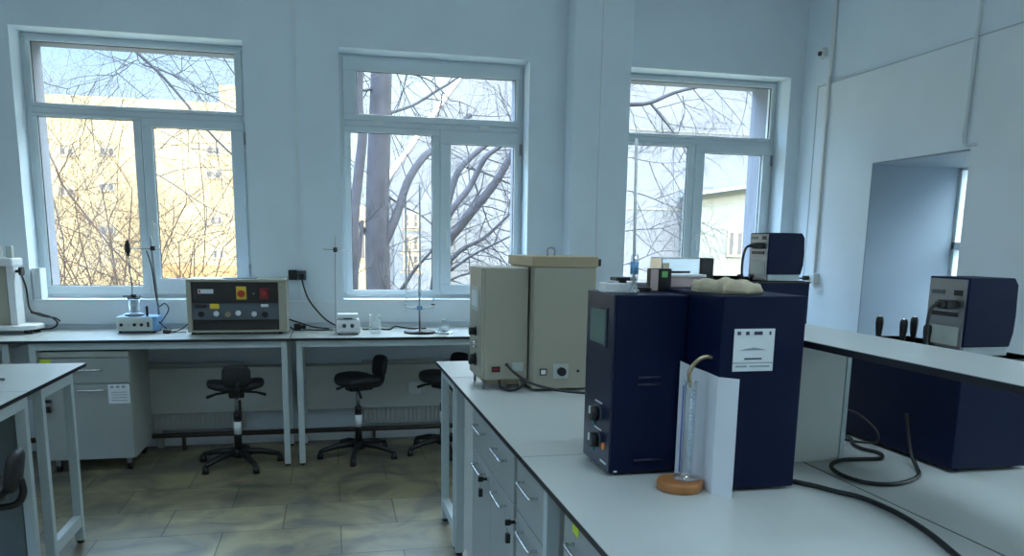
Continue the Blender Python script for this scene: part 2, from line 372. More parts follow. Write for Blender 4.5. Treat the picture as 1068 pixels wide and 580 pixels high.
o = MB().tube(spline([(-.215, 6.2, 1.27), (-.20, 6.2, 1.20), (-.16, 6.19, 1.10), (-.06, 6.16, .98), (.03, 6.1, .925), (.07, 6.0, .91)]), .006, RUB, 8).build('power_cable')
tag(o, 'black cable hanging from the dark socket down to the small white hotplate', 'cable')

# radiators, cover boards and heating pipe under the desks
for x0, x1, lab in ((-1.36, -.66, 'cream radiator below the left window behind the first stool'), (.22, 1.25, 'cream radiator below the middle window behind the second stool')):
    t = thing('radiator', lab, 'radiator', (x0, 6.2, .14))
    b = MB(); b.box(0, x1-x0, -.0, .06, 0, .5, RADM)
    k = 0
    while k*.035 < x1-x0-.02: b.box(k*.035+.006, k*.035+.026, -.012, 0, .015, .485, RADM); k += 1
    b.build('panel', t, bev=.002)
    for x in (.08, x1-x0-.08): MB().box(x-.02, x+.02, .02, .07, -.14, 0, RADM).build('foot', t)
for x0, x1, lab in ((-1.9, -.31, 'wide white cover board hung before the left radiator'), (-.24, 1.45, 'wide white cover board hung before the middle radiator')):
    b = MB().box(x0, x1, 6.155, 6.17, .275, .615, CABL).box(x0, x1, 6.17, 6.28, .60, .615, CABL)
    tag(b.build('cover_board', bev=.002), lab, 'board')
t = thing('heating_pipe', 'dark brown heating pipe running along the wall near the floor', 'pipe', (-1.0, 6.13, .115))
b = MB(); b.tube([(-2.4, 0, 0), (2.7, 0, 0)], .019, PIPE, 10); b.tube([(.30, .02, 0), (.30, .02, .25)], .016, PIPE, 10); b.build('pipe', t)
for x in (-1.5, -.1, 1.3, 2.6): MB().box(x-.01, x+.01, -.01, .03, -.115, -.01, PIPE).build('bracket', t)
t = thing('wall_switch', 'small white plate on the cover board near the third stool', 'switch', (.62, 6.155, .375))
MB().box(-.05, .05, -.012, 0, 0, .10, WHT).build('plate', t, bev=.004)
t = thing('wall_switch', 'small pale plate on the cover board behind the first stool', 'switch', (-.62, 6.155, .42))
MB().box(-.045, .045, -.012, 0, 0, .07, WHT).build('plate', t, bev=.004)

# ------------------------------------------------------------ desks and benches
def worktop(b, x0, x1, y0, y1, z0=.882, z1=.9):
    b.box(x0, x1, y0, y1, z0, z1-.0015, EDGE); b.box(x0+.0015, x1-.0015, y0+.0015, y1-.0015, z1-.0015, z1, TOP)
def bench(label, x0, x1, y0, y1, legs, rails=(), group=None, cat='desk', name='lab_desk', frame=True):
    cx, cy = (x0+x1)/2, (y0+y1)/2
    t = thing(name, label, cat, (cx, cy, 0), group=group)
    b = MB(); worktop(b, x0-cx, x1-cx, y0-cy, y1-cy); b.build('worktop', t)
    lx = [l[0] for l in legs]; ly = [l[1] for l in legs]; r = .02
    b = MB(); a0, a1, c0, c1 = min(lx)-cx, max(lx)-cx, min(ly)-cy, max(ly)-cy
    for y in (c0, c1): b.box(a0+r, a1-r, y-r, y+r, .835, .882, TUBE)
    for x in (a0, a1)[0 if frame else 1:]: b.box(x-r, x+r, c0+r, c1-r, .835, .882, TUBE)
    b.build('top_frame', t, bev=.002)
    for x, y in legs:
        l = MB().box(x-cx-r, x-cx+r, y-cy-r, y-cy+r, .015, .882, TUBE).build('leg', t, bev=.002)
        MB().cyl((x-cx, y-cy, 0), .017, .016, BLK, n=12).build('foot', l)
    for (xa, ya, xb, yb, z0, z1) in rails:
        MB().box(xa-cx, xb-cx, ya-cy, yb-cy, z0, z1, TUBE).build('rail', t, bev=.002)
    return t
bench('left lab desk with open legs, carrying the white stand instrument', -3.5, -1.915, 5.54, 6.27, [(-3.46, 5.59), (-2.03, 5.59), (-3.46, 6.2), (-2.03, 6.2)])
bench('lab desk below the left window carrying the brown panel instrument', -1.912, -.285, 5.54, 6.27, [(-1.875, 5.58), (-.325, 5.58), (-1.875, 6.15), (-.325, 6.15)])
bench('lab desk below the middle window carrying the burette stand', -.282, 1.38, 5.54, 6.27, [(-.225, 5.58), (1.34, 5.58), (-.225, 6.15), (1.34, 6.15)])
bench('empty pale corner table at the left, with open legs', -2.2, -1.273, 3.70, 4.53, [(-2.15, 4.28), (-1.295, 4.28), (-2.15, 3.87), (-1.295, 3.87)], [(-1.313, 3.89, -1.277, 4.26, .09, .15)], cat='table', name='lab_table')
bench('pale table at the left frame edge, nearest the dark stool', -2.2, -1.273, 2.2, 3.697, [(-2.15, 3.66), (-1.295, 3.66), (-2.15, 2.26), (-1.295, 2.26)], cat='table', name='lab_table')
o = MB().box(-2.13, -1.325, 3.655, 3.672, .06, .834, mat('dark_grey_board', (.13, .16, .165), .5, noise=.05)).build('end_panel', bev=.001); tag(o, 'dark grey upright panel closing the table behind the left edge stool', 'panel')
# island: near half and far half, three lengths each
SE = [(3.813, 4.362), (2.318, 3.810), (.80, 2.315)]
n1 = ['near half of island, far end length without cabinets', 'near half of island, middle length carrying the cream instruments', 'near half of island, closest length carrying the blue tower']
n2 = ['far half of island, end length nearest the windows', 'far half of island, middle length behind the towers', 'far half of island, closest length carrying the right blue box']
for (a, b_), l1, l2, k in zip(SE, n1, n2, range(3)):
    legs = [(.60, b_-.05), (.60, a+.05 if k else 3.84), (1.37, b_-.05), (1.37, a+.05)]
    if k == 0: legs = [(.60, 4.27), (.60, 3.84), (1.37, 4.27), (1.37, 3.84)]
    if k == 1: legs = [(.60, 3.76), (1.37, 3.76), (1.37, 2.36)]
    if k == 2: legs = [(.60, 2.085), (.60, .86), (1.37, 2.085), (1.37, .86)]
    bench(l1, .562, 1.412, a, b_, legs, [(.58, 3.86, .62, 4.25, .09, .14)] if k == 0 else (), cat='bench', name='island_bench', frame=(k == 0))
    bench(l2, 1.416, 2.266, a, b_, [(1.46, b_-.05), (1.46, a+.05), (2.22, b_-.05), (2.22, a+.05)], cat='bench', name='island_bench')

def handle(b, x, y, z, L, axis='y'):
    if axis == 'y':
        b.tube(spline([(x, y-L/2, z), (x-.022, y-L/2, z), (x-.028, y-L/2+.008, z), (x-.028, y+L/2-.008, z), (x-.022, y+L/2, z), (x, y+L/2, z)], 3), .0055, CHR, 8)
    else:
        b.tube(spline([(y-L/2, x, z), (y-L/2, x-.022, z), (y-L/2+.008, x-.028, z), (y+L/2-.008, x-.028, z), (y+L/2, x-.022, z), (y+L/2, x, z)], 3), .0055, CHR, 8)
def lock(parent, x, y, z, axis='y'):
    b = MB()
    if axis == 'y':
        b.cyl((x-.008, y, z), .010, .008, CHR, 'x', 12); b.box(x-.026, x-.008, y-.003, y+.003, z-.006, z+.006, BLK); b.box(x-.044, x-.024, y-.005, y+.005, z-.010, z+.010, BLK)
        b.tube([(x-.035, y, z-.015), (x-.035, y+.004, z-.04)], .002, CHR, 6); b.box(x-.042, x-.026, y-.008, y+.010, z-.072, z-.040, BLK)
    else:
        b.cyl((y, x-.008, z), .010, .008, CHR, 'y', 12); b.box(y-.014, y+.018, x-.035, x-.008, z-.010, z+.010, BLK); b.box(y-.012, y+.012, x-.035, x-.02, z-.075, z-.035, BLK)
    b.build('lock_with_keys', parent, bev=.001)
# island cabinets facing the aisle
XF = .60
def island_cab(label, y0, y1, n, sticker=False):
    t = thing('base_cabinet', label, 'cabinet', (XF, (y0+y1)/2, 0), group='grey drawer cabinets under the island'); c = (y0+y1)/2; h = (y1-y0)/2
    MB().box(.018, .50, -h, h, .10, .872, CABL).build('body', t, bev=.002)
    MB().box(.05, .46, -h+.03, h-.03, 0, .10, SEAM).build('plinth', t)
    d = MB().box(0, .018, -h+.004, h-.004, .662, .868, CAB).build('drawer', t, bev=.002)
    ys = [(k+.5)/n*2*h-h for k in range(n)]
    for y in ys:
        b = MB(); handle(b, 0, y, .785, .17); b.build('handle', d)
    for k in range(n):
        a0, a1 = -h+k*2*h/n+.003, -h+(k+1)*2*h/n-.003
        dr = MB().box(0, .018, a0, a1, .115, .656, CAB).build('door', t, bev=.002)
        b = MB(); handle(b, 0, (a0+a1)/2, .615, .17); b.build('handle', dr)
        if k == n-1 or n == 1: lock(dr, 0, (a0+.035) if n > 1 else a1-.02, .62)
    if sticker: MB().box(-.0015, 0, .05, .10, .815, .855, YGR).build('sticker', t)
    return t
island_cab('wide two-door grey cabinet under the island, farthest of the three', 2.565, 3.38, 2)
island_cab('narrow one-door grey cabinet under the island, middle of three', 2.135, 2.525, 1)
island_cab('grey cabinet under the island with yellow-green sticker on its drawer', 1.60, 1.965, 1, True)
o = MB().box(.60, .62, 3.39, 3.62, .10, .872, CABL).build('filler_panel', bev=.002); tag(o, 'plain pale panel closing the gap beside the wide island cabinet', 'panel')
# mobile cabinet under the far left desk
t = thing('mobile_cabinet', 'grey cabinet on castors under the desk below left window', 'cabinet', (-1.585, 5.60, 0))
MB().box(-.27, .27, .02, .55, .09, .82, CABL).build('body', t, bev=.003)
d = MB().box(-.268, .268, 0, .02, .61, .775, CAB).build('drawer', t, bev=.002)
MB().box(-.268, .268, -.004, .02, .785, .82, CABL).build('top_rail', t, bev=.002)
b = MB(); handle(b, 0, .02, .70, .16, 'x'); b.build('handle', d)
dr = MB().box(-.268, .268, 0, .02, .095, .60, CAB).build('door', t, bev=.002)
b = MB(); handle(b, 0, .03, .565, .16, 'x'); b.build('handle', dr)
b = MB(); b.box(.13, .262, -.002, 0, .47, .60, LABELW)
for k in range(3): b.box(.145+k*.035, .165+k*.035, -.003, -.0015, .575, .59, INKL)
for k in range(4): b.box(.15, .245, -.003, -.0015, .49+k*.018, .494+k*.018, INKL)
b.build('paper_label', dr)
lock(dr, 0, -.228, .50, 'x')
MB().box(-.262, -.20, -.003, -.0015, .735, .772, YGR).build('sticker', d)
for x in (-.22, .22):
    for y in (.07, .48):
        b = MB(); b.cyl((x-.012, y, .026), .026, .024, BLK, 'x', 16); b.box(x-.016, x+.016, y-.02, y+.02, .045, .09, STEEL); b.build('castor', t)

# ------------------------------------------------------------ stools
def stool():
    t = thing('lab_stool', 'x', 'stool')
    b = MB()
    prof = []
    for k in range(28):
        a = 2*PI*k/28; rx, ry = .19, .15
        x = rx*math.copysign(abs(math.cos(a))**.75, math.cos(a)); y = ry*math.copysign(abs(math.sin(a))**.75, math.sin(a)); prof.append((x, y))
    rings = [(.80, .535), (.97, .545), (1.0, .565), (.96, .585), (.80, .592), (.4, .582), (.0, .578)]
    vs = []; fs = []
    for s_, z in rings:
        for x, y in prof: vs.append((x*s_, y*s_, z+.018*(abs(x)/.185)**2*(s_)-.012*(y/.165 if y < 0 else 0)**2*s_))
    n = 28
    for i in range(len(rings)-1):
        for k in range(n): fs.append((i*n+k, i*n+(k+1) % n, (i+1)*n+(k+1) % n, (i+1)*n+k))
    fs.append(tuple(range(n))[::-1]); b.add(vs, fs, BLKR, True); b.build('seat', t)
    b = MB(); b.box(-.05, .05, -.08, .10, .49, .545, BLK); b.build('mechanism', t, bev=.01)
    b = MB()
    for sx, L in ((-1, .16), (1, .15)): b.tube([(sx*.04, -.02, .515), (sx*(.04+L*.6), -.05, .50), (sx*(.04+L), -.07, .475)], [.008, .008, .012], BLK, 8)
    b.build('lever', t)
    b = MB(); b.tube(spline([(0, .06, .51), (0, .17, .515), (0, .205, .56), (0, .20, .62)]), .014, BLK, 8); b.build('back_bracket', t)
    vs = []; fs = []; nn = 20                                # curved backrest pad
    for j, (s_, y) in enumerate(((.75, 0), (1, .008), (1, .03), (.8, .042))):
        for k in range(nn):
            a = 2*PI*k/nn; x = .092*s_*math.copysign(abs(math.cos(a))**.6, math.cos(a)); z = .08*s_*math.copysign(abs(math.sin(a))**.6, math.sin(a))
            vs.append((x, .165+y-.9*x*x+.15*z, .655+z))
    for i in range(3):
        for k in range(nn): fs.append((i*nn+k, i*nn+(k+1) % nn, (i+1)*nn+(k+1) % nn, (i+1)*nn+k))
    fs.append(tuple(range(nn))[::-1]); fs.append(tuple(range(3*nn, 4*nn)))
    MB().add(vs, fs, BLKR, True).build('backrest', t)
    MB().cyl((0, 0, .36), .014, .14, STEEL, n=16).build('gas_lift', t)
    b = MB(); b.cyl((0, 0, .33), .024, .04, BLK, n=16); b.cyl((0, 0, .08), .025, .25, BLK, n=16); b.build('column', t)
    b = MB(); b.cyl((0, 0, .22), .0262, .09, LABELW, n=16); b.build('column_sleeve', t)
    b = MB(); b.cyl((0, 0, .055), .045, .06, BLK, n=16)
    for k in range(5):
        a = 2*PI*k/5+PI/2+.35; c, s_ = math.cos(a), math.sin(a)
        b.tube([(.03*c, .03*s_, .095), (.15*c, .15*s_, .085), (.27*c, .27*s_, .055), (.285*c, .285*s_, .04)], [.026, .022, .017, .014], BLK, 8)
    b.build('star_base', t)
    for k in range(5):
        a = 2*PI*k/5+PI/2+.35; c, s_ = math.cos(a), math.sin(a)
        MB().cyl((.28*c, .28*s_, 0), .024, .045, BLK, n=14, r2=.018).build('foot', t)
    return t
s0 = stool()
for i, (x, y, rz, lab) in enumerate((( -.66, 5.66, PI+.15, 'black stool under the desk below left window, backrest turned to the room'),
        (.17, 5.76, -1.15, 'black stool under the middle window desk, backrest turned right'),
        (.80, 5.80, -.9, 'black stool half hidden behind the end of the island'),
        (-1.40, 3.30, -1.45, 'black stool at the left frame edge before the grey table'))):
    s_ = s0 if i == 0 else copy_tree(s0)
    s_.location = (x, y, 0); s_.rotation_euler = (0, 0, rz); s_['label'] = lab

# ------------------------------------------------------------ shelf over the island
t = thing('reagent_shelf', 'long white shelf with black edge standing on the island', 'shelf', (1.43, 1.9, .9))
b = MB(); b.box(-.15, .14, -1.2, 1.1, .381, .3985, EDGE); b.box(-.1485, .1385, -1.1985, 1.0985, .3985, .40, TOP); b.build('shelf_board', t)
for y in (.213, 1.05, -1.15):
    b = MB(); b.box(-.13, .105, y, y+.018, 0, .381, CABL); b.box(.105, .12, y-.004, y+.022, 0, .381, TUBE); b.build('side_panel', t, bev=.001)

# ------------------------------------------------------------ navy instruments
def vents(b, x0, x1, y, zs):
    for z in zs: b.tube([(x0, y, z), (x1, y, z)], .004, NAVY, 8)
# tall box with screen and knobs
t = thing('blue_instrument', 'navy blue upright instrument with small screen and two knobs', 'instrument', (.765, 2.068, .9))
MB().box(0, .216, 0, .235, .008, .518, NAVY).build('body', t, bev=.004)
MB().box(-.006, 0, .002, .233, .010, .518, NAVYD).build('front_panel', t, bev=.001)
b = MB(); b.box(-.010, -.004, .045, .195, .365, .478, NAVYD); b.build('screen_bezel', t, bev=.001)
MB().box(-.0115, -.009, .055, .185, .373, .470, LCD).build('screen', t)
for z, y in ((.165, .10), (.085, .10)):
    k = MB(); k.cyl((-.032, y, z), .022, .026, BLK, 'x', 20); k.cyl((-.008, y, z), .026, .004, SLATE, 'x', 20); k.box(-.036, -.030, y-.003, y+.003, z, z+.022, WHT)
    k = k.build('knob', t)
    MB().cyl((-.010, y+.035, z-.035), .006, .006, TEAL, 'x', 10).build('indicator_lamp', t)
    MB().box(-.0075, -.006, y-.03, y+.03, z+.032, z+.036, WHT).build('marking', t)
MB().cyl((-.010, .045, .078), .011, .006, ORL, 'x', 12).build('indicator_lamp', t)
MB().box(-.0075, -.006, .02, .07, .028, .034, LABELW).build('maker_label', t)
for x0_, x1_, z_ in ((.075, .145, .285), (.075, .145, .265), (.07, .17, .045)): MB().tube([(x0_, -.001, z_), (x1_, -.001, z_)], .0035, NAVYD, 8).build('vent', t)
MB().box(.01, .02, -.001, 0, .012, .016, LABELW).build('serial_plate', t)
# tower
t = thing('blue_tower', 'tall navy blue tower cabinet with white notice on its front', 'instrument', (.983, 1.87, .9))
MB().box(0, .242, 0, .72, .008, .528, NAVY).build('body', t, bev=.004)
b = MB(); b.box(.036, .152, -.002, 0, .331, .443, LABELW)
for x, wd in ((.044, .010), (.068, .010), (.092, .024), (.136, .005)): b.box(x, x+wd, -.003, -.0015, .427, .436, INK)
b.prism([(.054, .387), (.075, .391), (.094, .394), (.112, .391), (.132, .387)], 'y', -.003, -.0015, INKL)
b.box(.068, .118, -.003, -.0015, .362, .366, INK); b.box(.036, .152, -.003, -.0015, .352, .3545, INKL); b.box(.044, .076, -.003, -.0015, .342, .346, INKL); b.box(.084, .142, -.003, -.0015, .342, .346, INKL)
b.build('notice', t)
t['label'] = 'tall navy blue tower cabinet with white notice on its front'
# bent outlet tube
o = MB().tube(spline([(.985, 1.916, 1.262), (.970, 1.918, 1.264), (.954, 1.92, 1.259), (.934, 1.92, 1.244), (.923, 1.92, 1.222), (.926, 1.92, 1.20), (.931, 1.92, 1.182)]), .006, BRASS, 10).build('outlet_tube', t)
o.location = -Vector(t.location)
# white folded card
t = thing('folded_card', 'white folded card propped between blue instrument and blue tower', 'card', (0, 0, .9))
b = MB(); pts = [(.958, 2.055), (.968, 2.0), (.979, 1.93), (.977, 1.863), (1.016, 1.824)]; zz = [.333, .325, .320, .318, .318]
vs = [(x, y, .0) for x, y in pts]+[(x, y, z) for (x, y), z in zip(pts, zz)]+[(x+.002, y+.001, .0) for x, y in pts]+[(x+.002, y+.001, z) for (x, y), z in zip(pts, zz)]
fs = []
for k in range(4): fs += [(k, k+1, 6+k, 5+k), (10+k, 15+k, 16+k, 11+k), (5+k, 6+k, 16+k, 15+k)]
b.add(vs, fs, PAP); b.build('sheet', t)
# measuring cylinder on wooden disc
t = thing('wooden_disc', 'round orange wooden disc lying under the measuring cylinder', 'disc', (.914, 1.925, .9))
MB().cyl((0, 0, 0), .062, .026, CORK, n=40).build('disc', t, bev=.005)
t = thing('measuring_cylinder', 'tall glass measuring cylinder standing on the orange wooden disc', 'glassware', (.930, 1.922, .926))
b = MB(); b.lathe([(0, .004), (.036, .004), (.036, .010), (.018, .014), (.016, .02), (.016, .268), (.020, .272), (.014, .27), (.014, .022), (0, .02)], (0, 0, 0), LABG); b.build('glass', t)
b = MB()
for k in range(22): b.box(-.006 if k % 5 else -.010, .006 if k % 5 else .010, -.0175, -.0165, .03+k*.0105, .031+k*.0105, LBLUE)
b.build('graduation', t)
o = MB().tube([(-.017, .008, .02), (-.017, .008, .26)], .0022, LIQ, 8).build('blue_stripe', t)
# folded cloth
b = MB(); random.seed(4); n = 22; vs = []; fs = []
for top in (1, 0):
    for j in range(n+1):
        for i in range(n+1):
            u, v = i/n, j/n; ed = min(u, 1-u, v, 1-v)
            z = (.012+.022*min(1, ed*9)**.4+.005*math.sin(6*u+3*v)+.003*math.sin(15*v-5*u)) if top else .001
            vs.append(((u-.5)*.125+.008*math.sin(7*v), (v-.5)*.17+.008*math.sin(9*u), z))
N = (n+1)**2
for j in range(n):
    for i in range(n):
        a = j*(n+1)+i; fs += [(a, a+1, a+n+2, a+n+1), (N+a, N+a+n+1, N+a+n+2, N+a+1)]
for i in range(n):
    a = i; fs.append((a, N+a, N+a+1, a+1)); a = n*(n+1)+i; fs.append((a, a+1, N+a+1, N+a))
    a = i*(n+1); fs.append((a, a+n+1, N+a+n+1, N+a)); a = i*(n+1)+n; fs.append((a, N+a, N+a+n+1, a+n+1))
o = MB().add(vs, fs, CLOTH, True).build('folded_cloth'); o.location = (1.055, 2.0, 1.4285); o.rotation_euler = (0, 0, .1)
tag(o, 'beige folded cloth lying on top of the blue tower', 'cloth')
# small things on the instruments
t = thing('pocket_scale', 'small white box with black pan lying on the screened blue instrument', 'scale', (.815, 2.19, 1.418))
MB().box(-.052, .045, -.035, .03, 0, .028, WHT).build('body', t, bev=.003)
b = MB(); b.box(-.018, .045, -.030, .028, .034, .044, BLK); b.box(-.040, -.022, -.02, .02, .027, .031, STEEL); b.cyl((.012, 0, .026), .012, .009, BLK, n=14); b.build('pan', t, bev=.002)
t = thing('digital_display', 'small upright meter with green screen beside the glass column', 'meter', (.967, 2.25, 1.418))
MB().box(-.034, .034, -.012, .02, 0, .068, BLK).build('body', t, bev=.003)
MB().box(-.034, -.010, -.014, -.012, .002, .066, PINKB).build('side_strip', t)
MB().box(.002, .020, -.0135, -.012, .042, .060, GRN).build('screen', t)
t = thing('glass_column', 'tall thin graduated glass rod in blue-banded holder on blue instrument', 'glassware', (.838, 2.13, 1.418))
b = MB(); b.cyl((0, 0, 0), .016, .012, LABG, n=18); b.cyl((0, 0, .012), .011, .098, LABG, n=18); b.build('holder', t)
MB().cyl((0, 0, .055), .0118, .035, LBLUE, n=18).build('blue_band', t)
b = MB(); b.tube([(0, 0, .02), (-.010, .0, .425)], .0042, WHT, 10); b.build('rod', t)
t = thing('cable_tangle', 'short black cable lying on the screened blue instrument', 'cable', (.90, 2.2, 1.418))
b = MB(); b.tube(spline([(-.03, 0, .006), (0, .03, .006), (.02, .01, .008), (.03, .05, .006), (.01, .07, .006), (-.02, .05, .01)]), .005, RUB, 8); b.box(-.02, .02, .01, .03, 0, .014, BLK); b.build('cable', t)
t = thing('metal_meter', 'shiny metal meter box with black side on the blue tower', 'meter', (1.125, 2.42, 1.4285))
MB().box(-.08, .055, 0, .10, 0, .088, CHR).build('body', t, bev=.004)
MB().box(.055, .105, .0, .10, 0, .088, BLK).build('side_panel', t, bev=.004)
b = MB(); b.box(-.045, .02, -.003, 0, .038, .045, BLK); b.box(-.075, -.055, -.004, 0, .02, .07, BRASS); b.build('front_fitting', t)
t = thing('pale_box', 'low pale pink box in front of the shiny metal meter', 'box', (1.060, 2.28, 1.4285))
MB().box(-.058, .058, -.03, .03, 0, .032, PINKB).build('body', t, bev=.003)
MB().box(-.060, .060, -.032, .032, .032, .040, WHT).build('lid', t, bev=.002)

# box-and-head instruments
def head(label, loc, H=.208):
    t = thing('control_head', label, 'instrument', loc)
    W, D = .175, .16
    pr = [(0, .028), (W-.012, .028), (W-.002, .07), (W, .12), (W-.004, H-.02), (W-.018, H), (0, H)]
    MB().prism([(x, z) for x, z in pr], 'y', 0, D, NAVY).build('cover', t, bev=.003)
    MB().box(.004, W-.014, .004, D-.004, 0, .030, TUBE).build('base', t, bev=.003)
    b = MB().box(-.004, 0, .006, D-.006, .008, H-.006, STEEL).build('rear_panel', t)
    for q in ((-.008, -.003, .03, .13, .115, .128, BLK), (-.006, -.003, .02, .14, .03, .085, PGREY), (-.007, -.003, .02, .05, .178, .194, BLK), (-.007, -.003, .09, .14, .180, .192, SLATE)): MB().box(*q).build('port', t)
    b = MB(); b.box(-.045, -.004, .03, .07, .138, .165, BLK); b.box(-.06, -.045, .035, .065, .143, .160, BLK); b.build('plug', t, bev=.004)
    b = MB(); b.tube(spline([(-.06, .05, .152), (-.085, .045, .14), (-.105, .03, .09), (-.11, .02, .03), (-.10, .02, .007)]), .0055, RUB, 8); b.build('cable', t)
    return t
def bluebox(label, x0, x1, y0, y1, h):
    t = thing('blue_cabinet', label, 'instrument', (x0, y0, .9))
    MB().box(0, x1-x0, 0, y1-y0, .012, h, NAVY).build('body', t, bev=.004)
    MB().box(-.002, x1-x0+.002, -.002, y1-y0+.002, h-.006, h, PIPE).build('top_trim', t)
    for x in (.05, x1-x0-.05):
        for y in (.05, y1-y0-.05): MB().cyl((x, y, 0), .018, .014, BLK, n=12).build('foot', t)
    return t
def posts(t, pts, z):
    c = t.location
    for x, y, h in pts:
        k = MB().tube([(x-c.x, y-c.y, z-c.z+q*h) for q in (0, .27, .75, .93, 1)], [.007, .009, .013, .012, .007], BLK, 12).build('clamp_knob', t)
        k['label'] = 'slim black upright knob'
        MB().cyl((x-c.x, y-c.y, z-c.z), .004, h+.002, CHR, n=8).build('spindle', k)
rb = bluebox('large navy blue cabinet under the shelf at right', 1.777, 2.07, 1.92, 2.52, .340)
head('navy control head with rear sockets on the right blue cabinet', (1.812, 1.965, 1.243), .232)
posts(rb, [(1.79, 2.31, .090), (1.795, 2.20, .090), (1.90, 2.28, .090), (1.80, 2.10, .084)], 1.243)
fb = bluebox('navy blue cabinet with brown top edge behind the tower', 1.70, 2.035, 3.10, 3.75, .51)
head('navy control head with rear sockets before the right window', (1.855, 3.15, 1.41))
for x in (1.72, 1.775): MB().lathe([(0, .03), (.012, .028), (.012, .018), (.006, .014), (.006, 0), (0, 0)], (x-fb.location.x, 3.14-fb.location.y, .51), BLK, 12).build('clamp_knob', fb)

# ------------------------------------------------------------ cream instruments on the island
t = thing('cream_analyser', 'narrow cream instrument with knobs on its left side', 'instrument', (.645, 3.45, .9))
MB().box(.014, .215, 0, .30, .045, .55, CREAM).build('body', t, bev=.006)
MB().box(0, .014, .002, .298, .047, .548, CREAM).build('front_panel', t, bev=.003)
MB().box(.03, .21, .03, .27, .02, .045, LIDC).build('base_tray', t, bev=.003)
for x, y in ((.02, .03), (.19, .03), (.02, .26), (.19, .26)): MB().cyl((x, y, 0), .007, .046, STEEL, n=10).build('foot', t)
b = MB(); b.box(-.003, 0, .06, .24, .35, .46, PGREY); b.box(-.006, -.002, .08, .22, .37, .44, LABELW); b.build('dial_window', t)
for y, z, r in ((.13, .255, .022), (.13, .125, .030)):
    k = MB(); k.cyl((-.032, y, z), r*.8, .03, BLK, 'x', 18); k.cyl((-.006, y, z), r, .006, BLK, 'x', 18); k.build('knob', t)
for z in (.205, .185): MB().cyl((-.018, .11, z), .006, .018, CHR, 'x', 8).build('toggle_switch', t)
b = MB(); b.box(.05, .088, -.002, 0, .082, .107, BLK); b.box(.055, .083, -.003, -.001, .087, .102, DRED); b.build('rating_plate', t)
b = MB(); b.box(.145, .195, -.002, 0, .085, .125, PGREY); b.build('fuse_plate', t)
MB().cyl((.118, -.012, .115), .008, .014, BLK, 'y', 10).build('cable_gland', t)
o = MB().tube(spline([(.763, 3.438, 1.015), (.79, 3.40, .985), (.85, 3.34, .948), (.95, 3.29, .925), (1.05, 3.26, .915), (1.20, 3.22, .908)]), .006, RUB, 8).build('power_cable')
tag(o, 'black cable running from the narrow cream instrument across the bench', 'cable')
o = MB().tube(spline([(.735, 3.47, .945), (.735, 3.44, .915), (.76, 3.40, .908), (.80, 3.40, .91), (.83, 3.40, .93), (.84, 3.42, .95)]), .006, RUB, 8).build('looped_cable')
tag(o, 'short black cable looping below the narrow cream instrument', 'cable')
t = thing('cream_oven', 'wide cream cabinet with ochre lid behind narrow cream instrument', 'instrument', (.868, 3.38, .9))
MB().box(0, .285, 0, .48, .012, .555, CREAM).build('body', t, bev=.005)
MB().box(-.012, .290, -.006, .486, .555, .602, LIDC).build('lid', t, bev=.004)
MB().box(.290, .312, .02, .06, .56, .592, BLK).build('lid_knob', t, bev=.004)
b = MB(); b.tube(spline([(.085, .1, .60), (.085, .1, .635), (.115, .1, .635), (.115, .1, .60)], 4), .004, STEEL, 8); b.build('lid_handle', t)
b = MB(); b.box(.032, .064, -.003, 0, .075, .105, BLK); b.box(.037, .059, -.006, -.002, .080, .100, WHT); b.build('rocker_switch', t)
b = MB(); b.box(.095, .165, -.002, 0, .060, .125, PGREY); b.build('dial_plate', t)
b = MB(); b.cyl((.130, -.026, .092), .019, .024, BLK, 'y', 20); b.build('dial_knob', t)
MB().cyl((.21, -.008, .092), .006, .008, BLK, 'y', 10).build('indicator_lamp', t)

# ------------------------------------------------------------ cables on the island
o = MB().tube(spline([(1.225, 1.95, .908), (1.262, 1.90, .907), (1.29, 1.86, .907), (1.315, 1.81, .907), (1.35, 1.75, .907), (1.36, 1.66, .907), (1.355, 1.58, .907), (1.335, 1.48, .907), (1.30, 1.37, .907), (1.26, 1.25, .907)]), .0068, RUB, 8).build('power_cable')
tag(o, 'black cable snaking across the near bench from behind the blue tower', 'cable')
o = MB().tube(spline([(1.75, 2.42, .912), (1.735, 2.33, .908), (1.70, 2.27, .907), (1.69, 2.21, .907), (1.71, 2.15, .907), (1.67, 2.09, .907), (1.60, 2.09, .907), (1.53, 2.09, .907), (1.46, 2.04, .907), (1.43, 1.95, .907), (1.45, 1.87, .907), (1.51, 1.84, .907), (1.59, 1.86, .907), (1.66, 1.91, .907), (1.70, 1.97, .912), (1.72, 2.02, .94), (1.735, 2.06, 1.0), (1.74, 2.08, 1.05)]), .0062, RUB, 8).build('power_cable')
tag(o, 'black cable coiled on the far bench beside the right blue cabinet', 'cable')
o = MB().tube(spline([(1.74, 2.40, 1.0), (1.755, 2.33, .995), (1.76, 2.24, .96), (1.755, 2.22, .925), (1.74, 2.28, .908), (1.70, 2.34, .907)]), .004, RUB, 8).build('thin_cable')
tag(o, 'thin black cable looping against the side of right blue cabinet', 'cable')
t = thing('white_plug', 'small white plug lying by the right blue cabinet', 'plug', (1.66, 2.285, .9))
MB().box(-.02, .02, -.01, .01, 0, .016, WHT).build('body', t, bev=.003)

